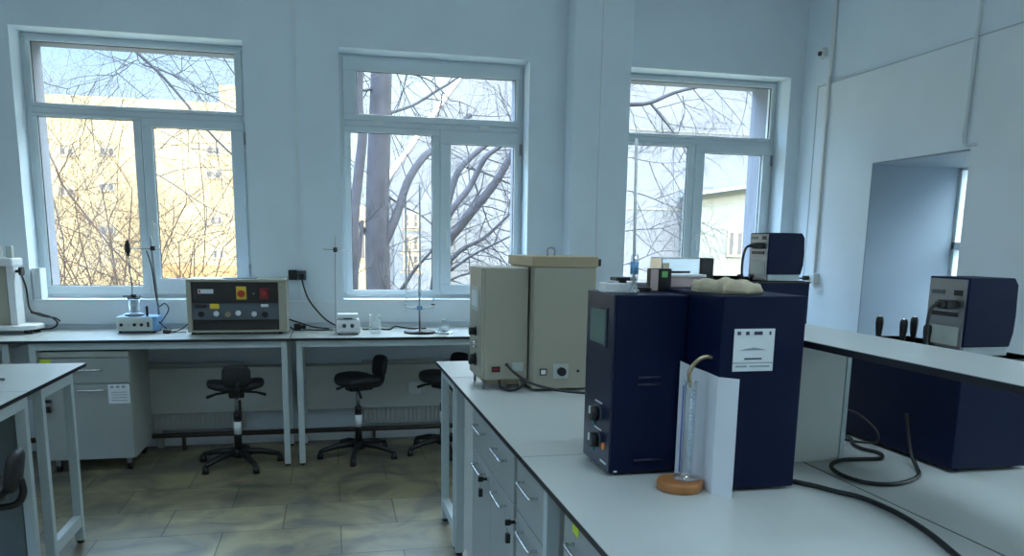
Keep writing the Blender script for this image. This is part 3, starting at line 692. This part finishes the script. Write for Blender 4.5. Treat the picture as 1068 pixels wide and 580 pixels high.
# ------------------------------------------------------------ things on the window desks
t = thing('power_unit', 'wide beige instrument with brown panel, yellow and red switches', 'instrument', (-.97, 5.79, .9))
b = MB(); W, H, D = .66, .385, .34
b.box(0, W, 0, D, H-.02, H, CREAM); b.box(0, .03, 0, D, .015, H-.02, CREAM); b.box(W-.055, W, 0, D, .015, H-.02, CREAM); b.box(.03, W-.055, D-.02, D, .015, H-.02, CREAM); b.box(.03, W-.055, .0, D-.02, .015, .03, CREAM)
b.build('casing', t, bev=.004)
MB().box(.03, W-.055, .012, .10, .225, H-.02, DPANEL).build('upper_panel', t, bev=.001)
MB().prism([(.006, .105), (.10, .105), (.10, .225), (.030, .225)], 'x', .03, W-.055, SLATE).build('control_panel', t)
MB().box(.03, W-.055, .03, .10, .03, .105, DPANEL).build('lower_panel', t, bev=.001)
MB().box(.075, .175, .008, .012, .285, .315, LABELW).build('name_plate', t)
MB().box(.080, .092, .006, .008, .29, .31, RED).build('emblem', t)
k = MB().box(.325, .392, .004, .012, .245, .335, YEL).build('switch_plate', t, bev=.002)
MB().cyl((.3585, -.014, .285), .024, .018, RED, 'y', 18).build('main_switch', k)
k = MB().box(.478, .542, .004, .012, .245, .325, DRED).build('socket_plate', t, bev=.002)
MB().cyl((.51, -.006, .285), .016, .010, RED, 'y', 16).build('socket', k)
MB().cyl((.44, .004, .285), .006, .008, STEEL, 'y', 10).build('indicator_lamp', t)
for x, m_, z in ((.09, BLK, .145), (.19, CHR, .148), (.265, BRASS, .142), (.335, CHR, .152), (.44, CHR, .145), (.51, BLK, .143)): MB().cyl((x, -.012, z), .019, .035, m_, 'y', 16).build('knob', t)
MB().box(.148, .208, .012, .026, .180, .214, YEL).build('yellow_label', t)
MB().box(.485, .535, .012, .026, .192, .212, LABELW).build('white_label', t)
MB().box(.05, .13, .014, .026, .190, .210, DPANEL).build('dark_label', t)
for x in (.03, W-.05):
    for y in (.03, D-.04): MB().cyl((x, y, 0), .014, .016, BLK, n=12).build('foot', t)
MB().box(.24, .46, .05, .20, H, H+.006, SLATE).build('top_tray', t, bev=.002)
for i, (pts, lab) in enumerate((([(-.31, 6.06, .98), (-.25, 6.05, .96), (-.15, 6.07, .925), (-.05, 6.09, .908), (.02, 6.12, .908)], 'upper black cable behind the brown panel instrument, running right'),
        ([(-.30, 5.98, .93), (-.26, 5.97, .91), (-.18, 6.0, .908), (-.10, 5.97, .908), (0, 5.98, .908), (.02, 6.02, .908)], 'lower black cable beside the brown panel instrument'),
        ([(-.97, 6.02, 1.0), (-1.00, 6.0, .96), (-1.05, 5.97, .92), (-1.10, 5.95, .908), (-1.16, 5.95, .908)], 'thin cable between the blue stirrer and the brown panel instrument'))):
    tag(MB().tube(spline(pts), .0055 if i < 2 else .004, RUB, 8).build('power_cable'), lab, 'cable')
b = MB(); b.cyl((0, 0, 0), .024, .05, BLK, 'x', 14); b.box(.05, .085, -.015, .015, -.014, .014, BLK); o = b.build('cable_plug', bev=.004); o.location = (-.275, 6.03, .926); tag(o, 'round black cable plug lying right of the brown panel instrument', 'plug')
# blue magnetic stirrer with glass vessel and rod
t = thing('magnetic_stirrer', 'light blue magnetic stirrer with pale panel and four knobs', 'stirrer', (-1.46, 5.93, .9))
MB().box(0, .265, .008, .22, .014, .115, LBLUE).build('casing', t, bev=.006)
MB().box(.002, .235, 0, .010, .016, .112, PGREY).build('front_panel', t, bev=.003)
for x in (.035, .12, .165): MB().cyl((x, -.012, .06), .011, .014, BLK, 'y', 14).build('knob', t)
MB().cyl((.08, -.004, .06), .006, .006, STEEL, 'y', 10).build('indicator_lamp', t)
MB().box(.200, .215, -.006, 0, .045, .080, BLK).build('rocker_switch', t, bev=.002)
MB().cyl((.10, .11, .115), .065, .014, STEEL, n=28).build('hot_plate', t)
for x in (.02, .24):
    for y in (.03, .19): MB().cyl((x, y, 0), .012, .016, BLK, n=10).build('foot', t)
MB().cyl((.195, .05, .115), .008, .07, BLK, n=10).build('temperature_socket', t)
b = MB(); b.tube([(.25, .16, .11), (.222, .16, .67)], .007, STEEL, 10); b.build('support_rod', t)
b = MB(); b.tube([(.07, .13, .585), (.285, .17, .58)], .004, STEEL, 8); b.box(.222, .25, .14, .18, .57, .60, BLK); b.build('clamp_arm', t)
b = MB(); b.box(.065, .095, .11, .14, .55, .62, BLK); b.cyl((.08, .125, .53), .010, .11, BLK, n=10); b.build('clamp_head', t, bev=.003)
MB().tube([(.08, .125, .56), (.092, .12, .25)], .0035, STEEL, 8).build('thermometer', t)
t = thing('glass_vessel', 'clear glass vessel with dark lid standing on the blue stirrer', 'glassware', (-1.36, 6.04, 1.029))
MB().lathe([(0, 0), (.038, 0), (.040, .01), (.040, .105), (.037, .105), (.037, .012), (0, .008)], (0, 0, 0), LABG).build('glass', t)
b = MB(); b.cyl((0, 0, .105), .042, .010, BLK, n=20); b.cyl((0, 0, .115), .018, .02, BLK, n=12); b.box(-.07, .05, -.006, .006, .118, .126, BLK); b.build('lid', t)
MB().cyl((0, 0, .012), .036, .03, LABG, n=20).build('liquid', t)
for pts, lab in (([(-1.19, 6.0, .96), (-1.16, 6.0, 1.0), (-1.13, 6.02, 1.06), (-1.16, 6.05, 1.10), (-1.20, 6.05, 1.08), (-1.22, 6.07, 1.16), (-1.24, 6.09, 1.35), (-1.27, 6.1, 1.47)], 'thin cable rising from the blue stirrer along its rod'),
        ([(-1.20, 5.99, .98), (-1.15, 5.96, .94), (-1.12, 5.93, .91), (-1.07, 5.90, .908), (-1.0, 5.90, .908)], 'thin black cable at the right foot of the blue stirrer')):
    tag(MB().tube(spline(pts), .004, RUB, 8).build('thin_cable'), lab, 'cable')
b = MB(); b.box(-.025, .025, -.02, .02, 0, .028, BLK); o = b.build('cable_plug', bev=.005); o.location = (-1.13, 5.92, .90); tag(o, 'small black plug lying at the foot of the blue stirrer', 'plug')
# white stand instrument at left
t = thing('stand_instrument', 'white benchtop instrument with raised head at the left frame edge', 'instrument', (-2.33, 6.02, .9))
pr = [(-.25, -.13), (.28, -.13), (.36, -.06), (.37, .08), (.33, .15), (-.25, .15)]
MB().prism(pr, 'z', .028, .058, WHT).build('base_plate', t, bev=.006)
b = MB(); b.box(.10, .195, -.03, .09, .058, .455, CREAM); b.build('inner_column', t, bev=.003)
b = MB(); b.box(.20, .245, -.04, .10, .058, .455, WHT); b.build('column', t, bev=.004)
MB().box(-.25, .255, -.08, .12, .455, .51, WHT).build('head', t, bev=.01)
for x in (.145, .215): MB().box(x-.02, x+.018, .0, .04, .51, .59, PGREY).build('post', t, bev=.004)
b = MB(); b.cyl((.245, .0, .42), .010, .03, BLK, 'x', 10); b.cyl((.27, .0, .42), .030, .022, BLK, 'x', 18); b.build('side_knob', t)
for x, y in ((-.2, -.09), (.31, -.06), (.31, .10), (-.2, .1)): MB().cyl((x, y, 0), .024, .028, BLK, n=14).build('foot', t)
for pts, lab in (([(-2.08, 6.1, 1.30), (-2.07, 6.14, 1.2), (-2.06, 6.15, 1.05), (-2.0, 6.16, 1.02), (-1.93, 6.17, .99), (-1.90, 6.17, .95), (-1.94, 6.17, .915), (-2.05, 6.17, .908)], 'dark cable hanging behind the white stand instrument'),
        ([(-2.07, 6.18, 1.03), (-2.0, 6.2, 1.0), (-1.92, 6.2, .985), (-1.89, 6.2, .96)], 'short dark cable behind the base of white stand instrument')):
    tag(MB().tube(spline(pts), .006, RUB, 8).build('power_cable'), lab, 'cable')
# small hotplate
t = thing('hotplate', 'small white hotplate with two dark knobs and sloping front', 'stirrer', (.028, 5.73, .9))
MB().prism([(0, .008), (.20, .008), (.20, .10), (.04, .10), (.0, .045)], 'x', 0, .165, WHT).build('casing', t, bev=.006)
MB().box(.008, .155, .05, .19, .112, .140, LABELW).build('plate', t, bev=.004)
MB().box(.05, .115, .09, .15, .098, .114, BLK).build('plate_neck', t)
for x in (.055, .11): MB().cyl((x, -.004, .062), .014, .028, SLATE, 'y', 16).build('knob', t)
b = MB(); b.box(.02, .145, -.003, .003, .014, .022, PGREY); b.box(.03, .135, .052, .054, .118, .134, INKL); b.build('label_strip', t)
for x in (.02, .145):
    for y in (.03, .17): MB().cyl((x, y, 0), .010, .010, BLK, n=10).build('foot', t)
t = thing('clamp_stand', 'thin steel rod with cross clamp behind the small white hotplate', 'stand', (.025, 6.03, .9))
MB().tube([(0, 0, .01), (.01, 0, .70)], .0035, STEEL, 8).build('rod', t)
MB().box(-.05, .09, -.07, .07, 0, .010, STEEL).build('base', t, bev=.002)
b = MB(); b.box(-.006, .024, -.022, .012, .575, .61, BLK); b.cyl((.009, -.04, .592), .007, .025, BLK, 'y', 10); b.build('boss_clamp', t, bev=.003)
MB().tube([(-.075, -.015, .596), (.115, -.015, .588)], .003, STEEL, 8).build('cross_bar', t)
# beaker
t = thing('beaker', 'clear glass beaker standing right of the small white hotplate', 'glassware', (.305, 5.86, .9))
MB().lathe([(0, 0), (.040, 0), (.044, .008), (.044, .118), (.050, .128), (.047, .128), (.041, .116), (.041, .010), (0, .006)], (0, 0, 0), LABG).build('glass', t)
# burette stand
t = thing('burette_stand', 'black based stand holding three glass burettes by the window', 'stand', (.625, 5.80, .9))
b = MB(); b.lathe([(0, 0), (.112, 0), (.116, .006), (.112, .014), (.02, .018), (.012, .03), (0, .03)], (0, 0, 0), BLK, 32); b.build('base', t)
MB().tube([(0, 0, .02), (0, 0, .42)], .007, STEEL, 10).build('rod', t)
b = MB(); b.box(-.045, .045, -.012, .012, .178, .192, WHT); b.tube([(-.10, 0, .19), (-.04, 0, .178), (.04, 0, .178), (.10, 0, .195)], .006, WHT, 8); b.box(-.02, .02, -.02, .01, .17, .20, LBLUE); b.build('double_clamp', t, bev=.002)
for x, z0, z1 in ((-.098, .17, 1.0), (.003, .22, 1.06), (.10, .17, 1.02)):
    g = MB(); g.tube([(x, -.012, z0+.05), (x, -.012, z1)], .0075, LABG, 10); g.tube([(x, -.012, z0-.02), (x, -.012, z0+.05)], [.002, .006], LABG, 8)
    k = g.build('burette', t)
    MB().box(x-.005, x+.005, -.0205, -.0195, z0+.08, z1-.02, LABELW).build('white_stripe', k)
    MB().cyl((x-.014, -.012, z0+.04), .005, .028, BLK if x > .05 else WHT, 'x', 8).build('stopcock', k)
# flask
t = thing('conical_flask', 'small conical glass flask on a dish behind cream instrument', 'glassware', (.80, 5.76, .9))
MB().lathe([(0, .006), (.045, .006), (.048, .014), (.018, .075), (.016, .10), (.020, .104), (.014, .10), (.016, .075), (.043, .016), (0, .012)], (0, 0, 0), LABG).build('glass', t)
MB().lathe([(0, .014), (.040, .016), (.026, .045), (0, .045)], (0, 0, 0), WHT).build('contents', t)
t = thing('petri_dish', 'shallow clear dish under the small conical flask', 'dish', (.80, 5.76, .9))
MB().lathe([(0, 0), (.062, 0), (.064, .010), (.062, .010), (.060, .003), (0, .003)], (0, 0, 0), LABG).build('glass', t)
tag(MB().tube(spline([(.22, 6.0, .907), (.33, 6.02, .908), (.42, 5.98, .908), (.46, 5.99, .93), (.52, 6.0, .92), (.60, 6.02, .908), (.70, 6.03, .908)]), .006, RUB, 8).build('power_cable'), 'black cable lying behind the beaker and burette stand', 'cable')
t = thing('pen', 'dark pen lying on the empty corner table at left', 'pen', (-1.50, 3.99, .9))
MB().tube([(-.08, .03, .007), (.03, 0, .007)], .006, SLATE, 8).build('barrel', t)

# ------------------------------------------------------------ outdoors
o = MB().box(-60, 60, 7.0, 90, -1.6, -1.4, GRND).build('ground', kind='structure')
YB = 34
def facade(t, x0, x1, y0, y1, z0, z1, m, name='wall'):
    c = t.location; return MB().box(x0-c.x, x1-c.x, y0-c.y, y1-c.y, z0-c.z, z1-c.z, m).build(name, t)
def owin(t, x0, x1, y, z0, z1):
    c = t.location; b = MB(); b.box(x0-c.x, x1-c.x, y-.04-c.y, y-c.y, z0-c.z, z1-c.z, WFR); f = b.build('window', t)
    n = 2; b = MB()
    for k in range(n):
        w_ = (x1-x0)/n; b.box(x0+k*w_+.08-c.x, x0+(k+1)*w_-.08-c.x, y-.06-c.y, y-.03-c.y, z0+.08-c.z, z1-.08-c.z, WINOUT)
    b.build('pane', f)
t = thing('yellow_building', 'sunlit yellow building filling the view of the left window', 'building', (-8, YB, -1.4))
pa, pb = sight(40, 95, YB), sight(140, 105, YB)
zt = (pa.z+pb.z)/2
facade(t, -22, sight(252, 120, YB).x, YB, YB+10, -1.4, zt, YWALL)
for px, py, w_, h_ in ((223, 157, 7.5, 10), (223, 182, 8.5, 9), (226, 230, 6.5, 10), (228, 265, 6.5, 10), (112, 158, 8, 10), (112, 195, 8, 10), (112, 240, 8, 10), (70, 158, 8, 10), (70, 200, 8, 10)):
    a, b_ = sight(px-w_, py+h_/2, YB), sight(px+w_, py-h_/2, YB); owin(t, a.x, b_.x, YB, a.z, b_.z)
t = thing('yellow_gable', 'taller orange-yellow building rising behind the flat yellow one', 'building', (0, 46, -1.4))
a, b_, c_ = sight(212, 108, 46), sight(228, 88, 46), sight(262, 88, 46)
facade(t, a.x, b_.x+.2, 46, 52, -1.4, a.z, YWALL, 'low_wing'); facade(t, b_.x, c_.x, 46, 54, -1.4, b_.z, YWALL)
a = sight(345, 170, 44); c_ = sight(460, 170, 44)
t = thing('yellow_house', 'distant yellow house seen behind the thick tree trunk', 'building', (a.x, 44, -1.4)); facade(t, a.x, c_.x, 44, 50, -1.4, sight(400, 215, 44).z, YWALL)
for px in (372, 446): q = sight(px, 255, 44); owin(t, q.x-.5, q.x+.5, 44, q.z-.8, q.z+.8)
o = MB().box(sight(150, 290, 24).x, sight(262, 290, 24).x, 24, 24.3, -1.4, sight(200, 276, 24).z, BRICK).build('brick_fence'); tag(o, 'low orange brick fence before the yellow building', 'fence')
# white gable building
YG = 22
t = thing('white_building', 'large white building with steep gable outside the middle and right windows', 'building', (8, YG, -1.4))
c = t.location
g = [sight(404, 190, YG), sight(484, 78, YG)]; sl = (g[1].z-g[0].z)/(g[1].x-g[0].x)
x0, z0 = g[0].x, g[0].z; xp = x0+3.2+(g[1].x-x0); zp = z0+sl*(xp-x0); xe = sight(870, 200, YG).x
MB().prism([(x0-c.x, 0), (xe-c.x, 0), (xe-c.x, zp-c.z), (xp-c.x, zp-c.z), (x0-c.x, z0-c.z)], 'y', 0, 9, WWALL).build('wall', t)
b = MB(); dxy = .12
b.prism([(x0-c.x-.1, z0-c.z-.1*sl), (xp-c.x, zp-c.z), (xp-c.x-.03, zp-c.z+.05), (x0-c.x-.13, z0-c.z-.1*sl+.05)], 'y', -.04, 9, PINKB); b.build('roof_edge', t)
for z in (2.0, 4.0, 6.2, 8.2): MB().box(x0+2-c.x+2, xe-c.x, -.02, 0, z, z+.05, CWALL).build('band', t)
# lower balconied wing seen between trunk and gable
YL = 30
a, b_ = sight(408, 200, YL), sight(455, 200, YL)
t = thing('grey_house', 'pale house front with dark railings seen through the middle window', 'building', (a.x, 21.6, -1.4)); YH = 21.5
a, b_ = sight(412, 235, YH), sight(470, 290, YH)
facade(t, a.x, b_.x, YH, YH+.45, -1.4, sight(430, 208, YH).z, WWALL)
for py in (228, 252, 272):
    p, q = sight(416, py, YH), sight(448, py, YH); owin(t, p.x+.1, p.x+.55, YH, p.z-.25, p.z+.2)
    b = MB()
    for k in range(2): b.box(p.x-t.location.x+.1*k, q.x-t.location.x-.2, YH-.3-21.6, YH-.26-21.6, p.z-.3+k*.22+1.4, p.z-.28+k*.22+1.4, BRICK)
    b.build('railing', t)
p, q = sight(453, 225, YH), sight(466, 245, YH)
MB().box(p.x-t.location.x, q.x-t.location.x, -.12, -.05, q.z+1.4, p.z+1.4, BRICK).build('brick_patch', t)
# annex outside the right window
YA = 20.9
a, b_ = sight(700, 204, YA), sight(840, 188, YA)
t = thing('cream_annex', 'low cream annex with grey eave outside the right window', 'building', (a.x, YA, -1.4)); c = t.location
x0, x1, zA, zB = a.x, b_.x, a.z, b_.z
x0 = sight(728, 205, YA).x; zA = sight(728, 204, YA).z
MB().prism([(x0-c.x, 0), (x1-c.x, 0), (x1-c.x, zB-c.z), (x0-c.x, zA-c.z)], 'y', 0, 1.0, CWALL).build('wall', t)
MB().prism([(x0-c.x-.1, zA-c.z), (x1-c.x, zB-c.z), (x1-c.x, zB-c.z+.10), (x0-c.x-.1, zA-c.z+.10)], 'y', -.3, 1.0, ROOFM).build('eave', t)
p, q = sight(757, 268, YA), sight(776, 240, YA); owin(t, p.x, q.x, YA, p.z, q.z)

# trees: limbs traced with real thickness at their own depth, finer growth added around them
def limb(b, pts, r0, r1, m, n=7):
    r0 *= LK; r1 *= LK
    P = spline(pts, 4); b.tube(P, [r0+(r1-r0)*k/(len(P)-1) for k in range(len(P))], m, n, caps=False); return P
def grow(b, p, d, L, r, depth, rnd, m, wob=.35, grav=0):
    pts = [p]; q = Vector(p); dd = Vector(d).normalized(); n = 4
    for k in range(n):
        dd = (dd+Vector((rnd.uniform(-1, 1), rnd.uniform(-1, 1)*.7, rnd.uniform(-1, 1)))*wob*.5+Vector((0, 0, grav))).normalized()
        q = q+dd*(L/n); pts.append(q.copy())
    b.tube(pts, [r*(1-.55*k/n) for k in range(n+1)], m, 4 if depth < 2 else 5, caps=False)
    if depth > 0:
        for k in range(1, n+1):
            for s_ in range(rnd.choice((1, 1, 2))):
                a = rnd.uniform(.4, 1.0)*rnd.choice((-1, 1))
                ax = Vector((rnd.uniform(-.4, .4), 1, rnd.uniform(-.4, .4))).normalized()
                nd = Quaternion(ax, a) @ dd
                grow(b, pts[k], nd, L*rnd.uniform(.5, .72), r*(1-.5*k/n)*.6, depth-1, rnd, m, wob, grav)
def tree(name, label, limbs, Y, seed, m=BARK, twig=1.0, tw=.011, cat='tree', depth=2, tl=1.0, every=5):
    rnd = random.Random(seed); base = sight(*limbs[0][0][0][:2], Y); t = thing(name, label, cat, (base.x, Y, -1.4)); c = Vector(t.location)
    b = MB(); tb = MB(); y = 0
    for pts, r0, r1 in limbs:
        W = []
        for q in pts:
            W.append(sight(q[0], q[1], Y+(q[2] if len(q) > 2 else 0))-c)
        P = limb(b, W, r0, r1, m)
        for k in range(2, len(P), every):
            if rnd.random() < twig:
                d = (P[min(k+1, len(P)-1)]-P[k-1]).normalized(); ax = Vector((rnd.uniform(-.4, .4), 1, rnd.uniform(-.4, .4))).normalized()
                grow(tb, P[k], Quaternion(ax, rnd.choice((-1, 1))*rnd.uniform(.5, 1.3)) @ d, tl*rnd.uniform(.6, 1.3), tw, depth, rnd, m, .4, -.03)
    b.build('trunk', t); 
    if tb.v: tb.build('twigs', t, kind='stuff')
    return t
LK = 1.0
# thick tree in the middle window
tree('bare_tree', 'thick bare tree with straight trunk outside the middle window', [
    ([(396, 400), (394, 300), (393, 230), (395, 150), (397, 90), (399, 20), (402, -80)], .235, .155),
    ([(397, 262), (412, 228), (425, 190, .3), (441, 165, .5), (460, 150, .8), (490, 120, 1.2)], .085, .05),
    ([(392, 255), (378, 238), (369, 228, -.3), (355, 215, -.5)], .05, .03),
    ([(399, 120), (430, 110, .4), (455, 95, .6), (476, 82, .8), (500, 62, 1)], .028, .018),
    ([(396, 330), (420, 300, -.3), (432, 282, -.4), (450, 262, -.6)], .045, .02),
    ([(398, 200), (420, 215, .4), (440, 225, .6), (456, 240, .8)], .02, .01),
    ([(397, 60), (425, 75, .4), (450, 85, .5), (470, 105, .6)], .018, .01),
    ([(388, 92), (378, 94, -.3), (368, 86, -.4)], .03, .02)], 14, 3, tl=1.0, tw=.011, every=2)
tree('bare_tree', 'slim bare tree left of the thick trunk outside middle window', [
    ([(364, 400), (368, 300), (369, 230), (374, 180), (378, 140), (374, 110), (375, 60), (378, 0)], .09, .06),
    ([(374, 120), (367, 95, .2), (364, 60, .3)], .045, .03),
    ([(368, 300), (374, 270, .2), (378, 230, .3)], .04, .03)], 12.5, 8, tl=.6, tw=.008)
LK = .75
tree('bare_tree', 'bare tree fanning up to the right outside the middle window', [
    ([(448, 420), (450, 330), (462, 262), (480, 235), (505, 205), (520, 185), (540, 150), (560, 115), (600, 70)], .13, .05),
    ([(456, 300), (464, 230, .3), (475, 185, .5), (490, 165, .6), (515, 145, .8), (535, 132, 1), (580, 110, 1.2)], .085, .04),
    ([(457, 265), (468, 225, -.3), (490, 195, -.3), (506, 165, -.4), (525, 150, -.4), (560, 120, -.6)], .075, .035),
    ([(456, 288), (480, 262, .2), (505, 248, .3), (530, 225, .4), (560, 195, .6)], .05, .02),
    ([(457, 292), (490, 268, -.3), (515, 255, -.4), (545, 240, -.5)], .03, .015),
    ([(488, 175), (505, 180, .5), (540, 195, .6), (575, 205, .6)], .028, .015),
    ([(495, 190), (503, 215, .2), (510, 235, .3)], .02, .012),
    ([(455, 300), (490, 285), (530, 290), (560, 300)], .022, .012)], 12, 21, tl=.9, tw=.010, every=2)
LK = .36
# branches reaching across the left window from a tree out of view
tree('bare_tree', 'leaning bare branches crossing the left window against the sky', [
    ([(-160, 420, 1), (-60, 200, 1), (40, 20, 1), (90, -40, .5), (110, 10), (130, 42), (165, 75), (190, 103), (225, 145), (300, 215)], .09, .032),
    ([(150, 68), (175, 76), (200, 88), (222, 101), (247, 115), (290, 135)], .028, .016),
    ([(120, -10), (140, 40), (144, 62), (150, 68)], .022, .016),
    ([(190, 0), (215, 30), (228, 52), (250, 85), (280, 120)], .030, .02),
    ([(146, 40), (170, 53, .3), (195, 63, .3), (220, 62, .3), (245, 55, .3)], .012, .008),
    ([(186, 80), (195, 65), (205, 55)], .010, .006),
    ([(140, 64), (125, 76, .2), (100, 85, .2), (78, 90, .2), (70, 97, .2), (95, 110, .3), (120, 125, .3)], .014, .007),
    ([(115, 50), (120, 70), (124, 90), (130, 106)], .012, .006),
    ([(150, 130), (175, 140), (200, 155), (235, 185), (262, 205)], .016, .010),
    ([(150, 160), (190, 150), (225, 150), (260, 148)], .012, .008),
    ([(152, 175), (185, 195), (215, 215), (260, 235)], .022, .012)], 11, 5, tl=.75, tw=.006, every=3)
tree('bare_tree', 'bare tree sloping down across the lower left window', [
    ([(-60, 420, 2), (-50, 100, 1.5), (20, 110, .5), (55, 168), (65, 192), (90, 225), (120, 262), (160, 300), (200, 340)], .05, .028),
    ([(40, 225), (70, 238), (100, 250), (125, 262), (160, 275)], .024, .014),
    ([(45, 262), (80, 275), (115, 288), (150, 298), (190, 305)], .026, .018),
    ([(50, 288), (75, 290), (90, 297), (110, 310)], .018, .010),
    ([(206, 120), (208, 160), (212, 200), (214, 235), (213, 265), (211, 285)], .016, .020),
    ([(155, 235), (190, 245), (215, 253), (245, 268), (280, 280)], .014, .012),
    ([(90, 120), (86, 140), (75, 150), (62, 152), (50, 140)], .016, .008),
    ([(120, 120), (138, 145), (150, 160)], .014, .008),
    ([(95, 210), (110, 225), (130, 228), (150, 240)], .010, .006)], 12, 11, m=BARK2, tl=.8, tw=.006, every=3)
LK = .6
tree('bare_tree', 'bare branch spreading across the top of the right window', [
    ([(540, 420, 1), (560, 200, 1), (600, 110, .5), (655, 109), (678, 107), (705, 96), (740, 88), (775, 80), (820, 74)], .075, .022),
    ([(678, 107), (690, 122), (700, 135), (712, 152), (725, 185)], .032, .012),
    ([(712, 100), (714, 118, .2), (708, 138, .2)], .012, .006),
    ([(765, 84), (780, 95), (795, 112)], .014, .006),
    ([(600, 190, 1), (660, 200), (700, 215), (730, 222)], .018, .006),
    ([(600, 250, 1), (660, 240), (690, 238), (722, 228)], .018, .006),
    ([(600, 290, 1), (655, 275), (690, 262), (720, 265)], .018, .006),
    ([(600, 150, 1), (660, 165), (690, 170), (722, 168)], .014, .005)], 11, 31, tl=.8, tw=.007, every=2)
# twiggy saplings before the yellow building
rnd = random.Random(77)
sap = [(50, 'a'), (78, 'b'), (104, 'c'), (132, 'd'), (168, 'e'), (200, 'f')]
names = ['leftmost of the reddish saplings outside the left window', 'second sapling from the left outside the left window', 'third sapling from the left outside the left window', 'sapling just left of the central mullion of the left window', 'sapling just right of the central mullion of left window', 'rightmost reddish sapling outside the left window']
for (px, _), lab in zip(sap, names):
    Y = 17+rnd.uniform(-1.5, 2.5); p = sight(px, 300, Y); t = thing('sapling', lab, 'tree', (p.x, Y, -1.4), group='saplings outside the left window')
    b = MB(); right = px > 150
    for k in range(3): grow(b, Vector((rnd.uniform(-.1, .1), 0, 0)), Vector((rnd.uniform(-.25, .25), 0, 1)), 3.9 if not right else 2.9, .024, 4, rnd, BARK2, .35, .02)
    b.build('twigs', t, kind='stuff')
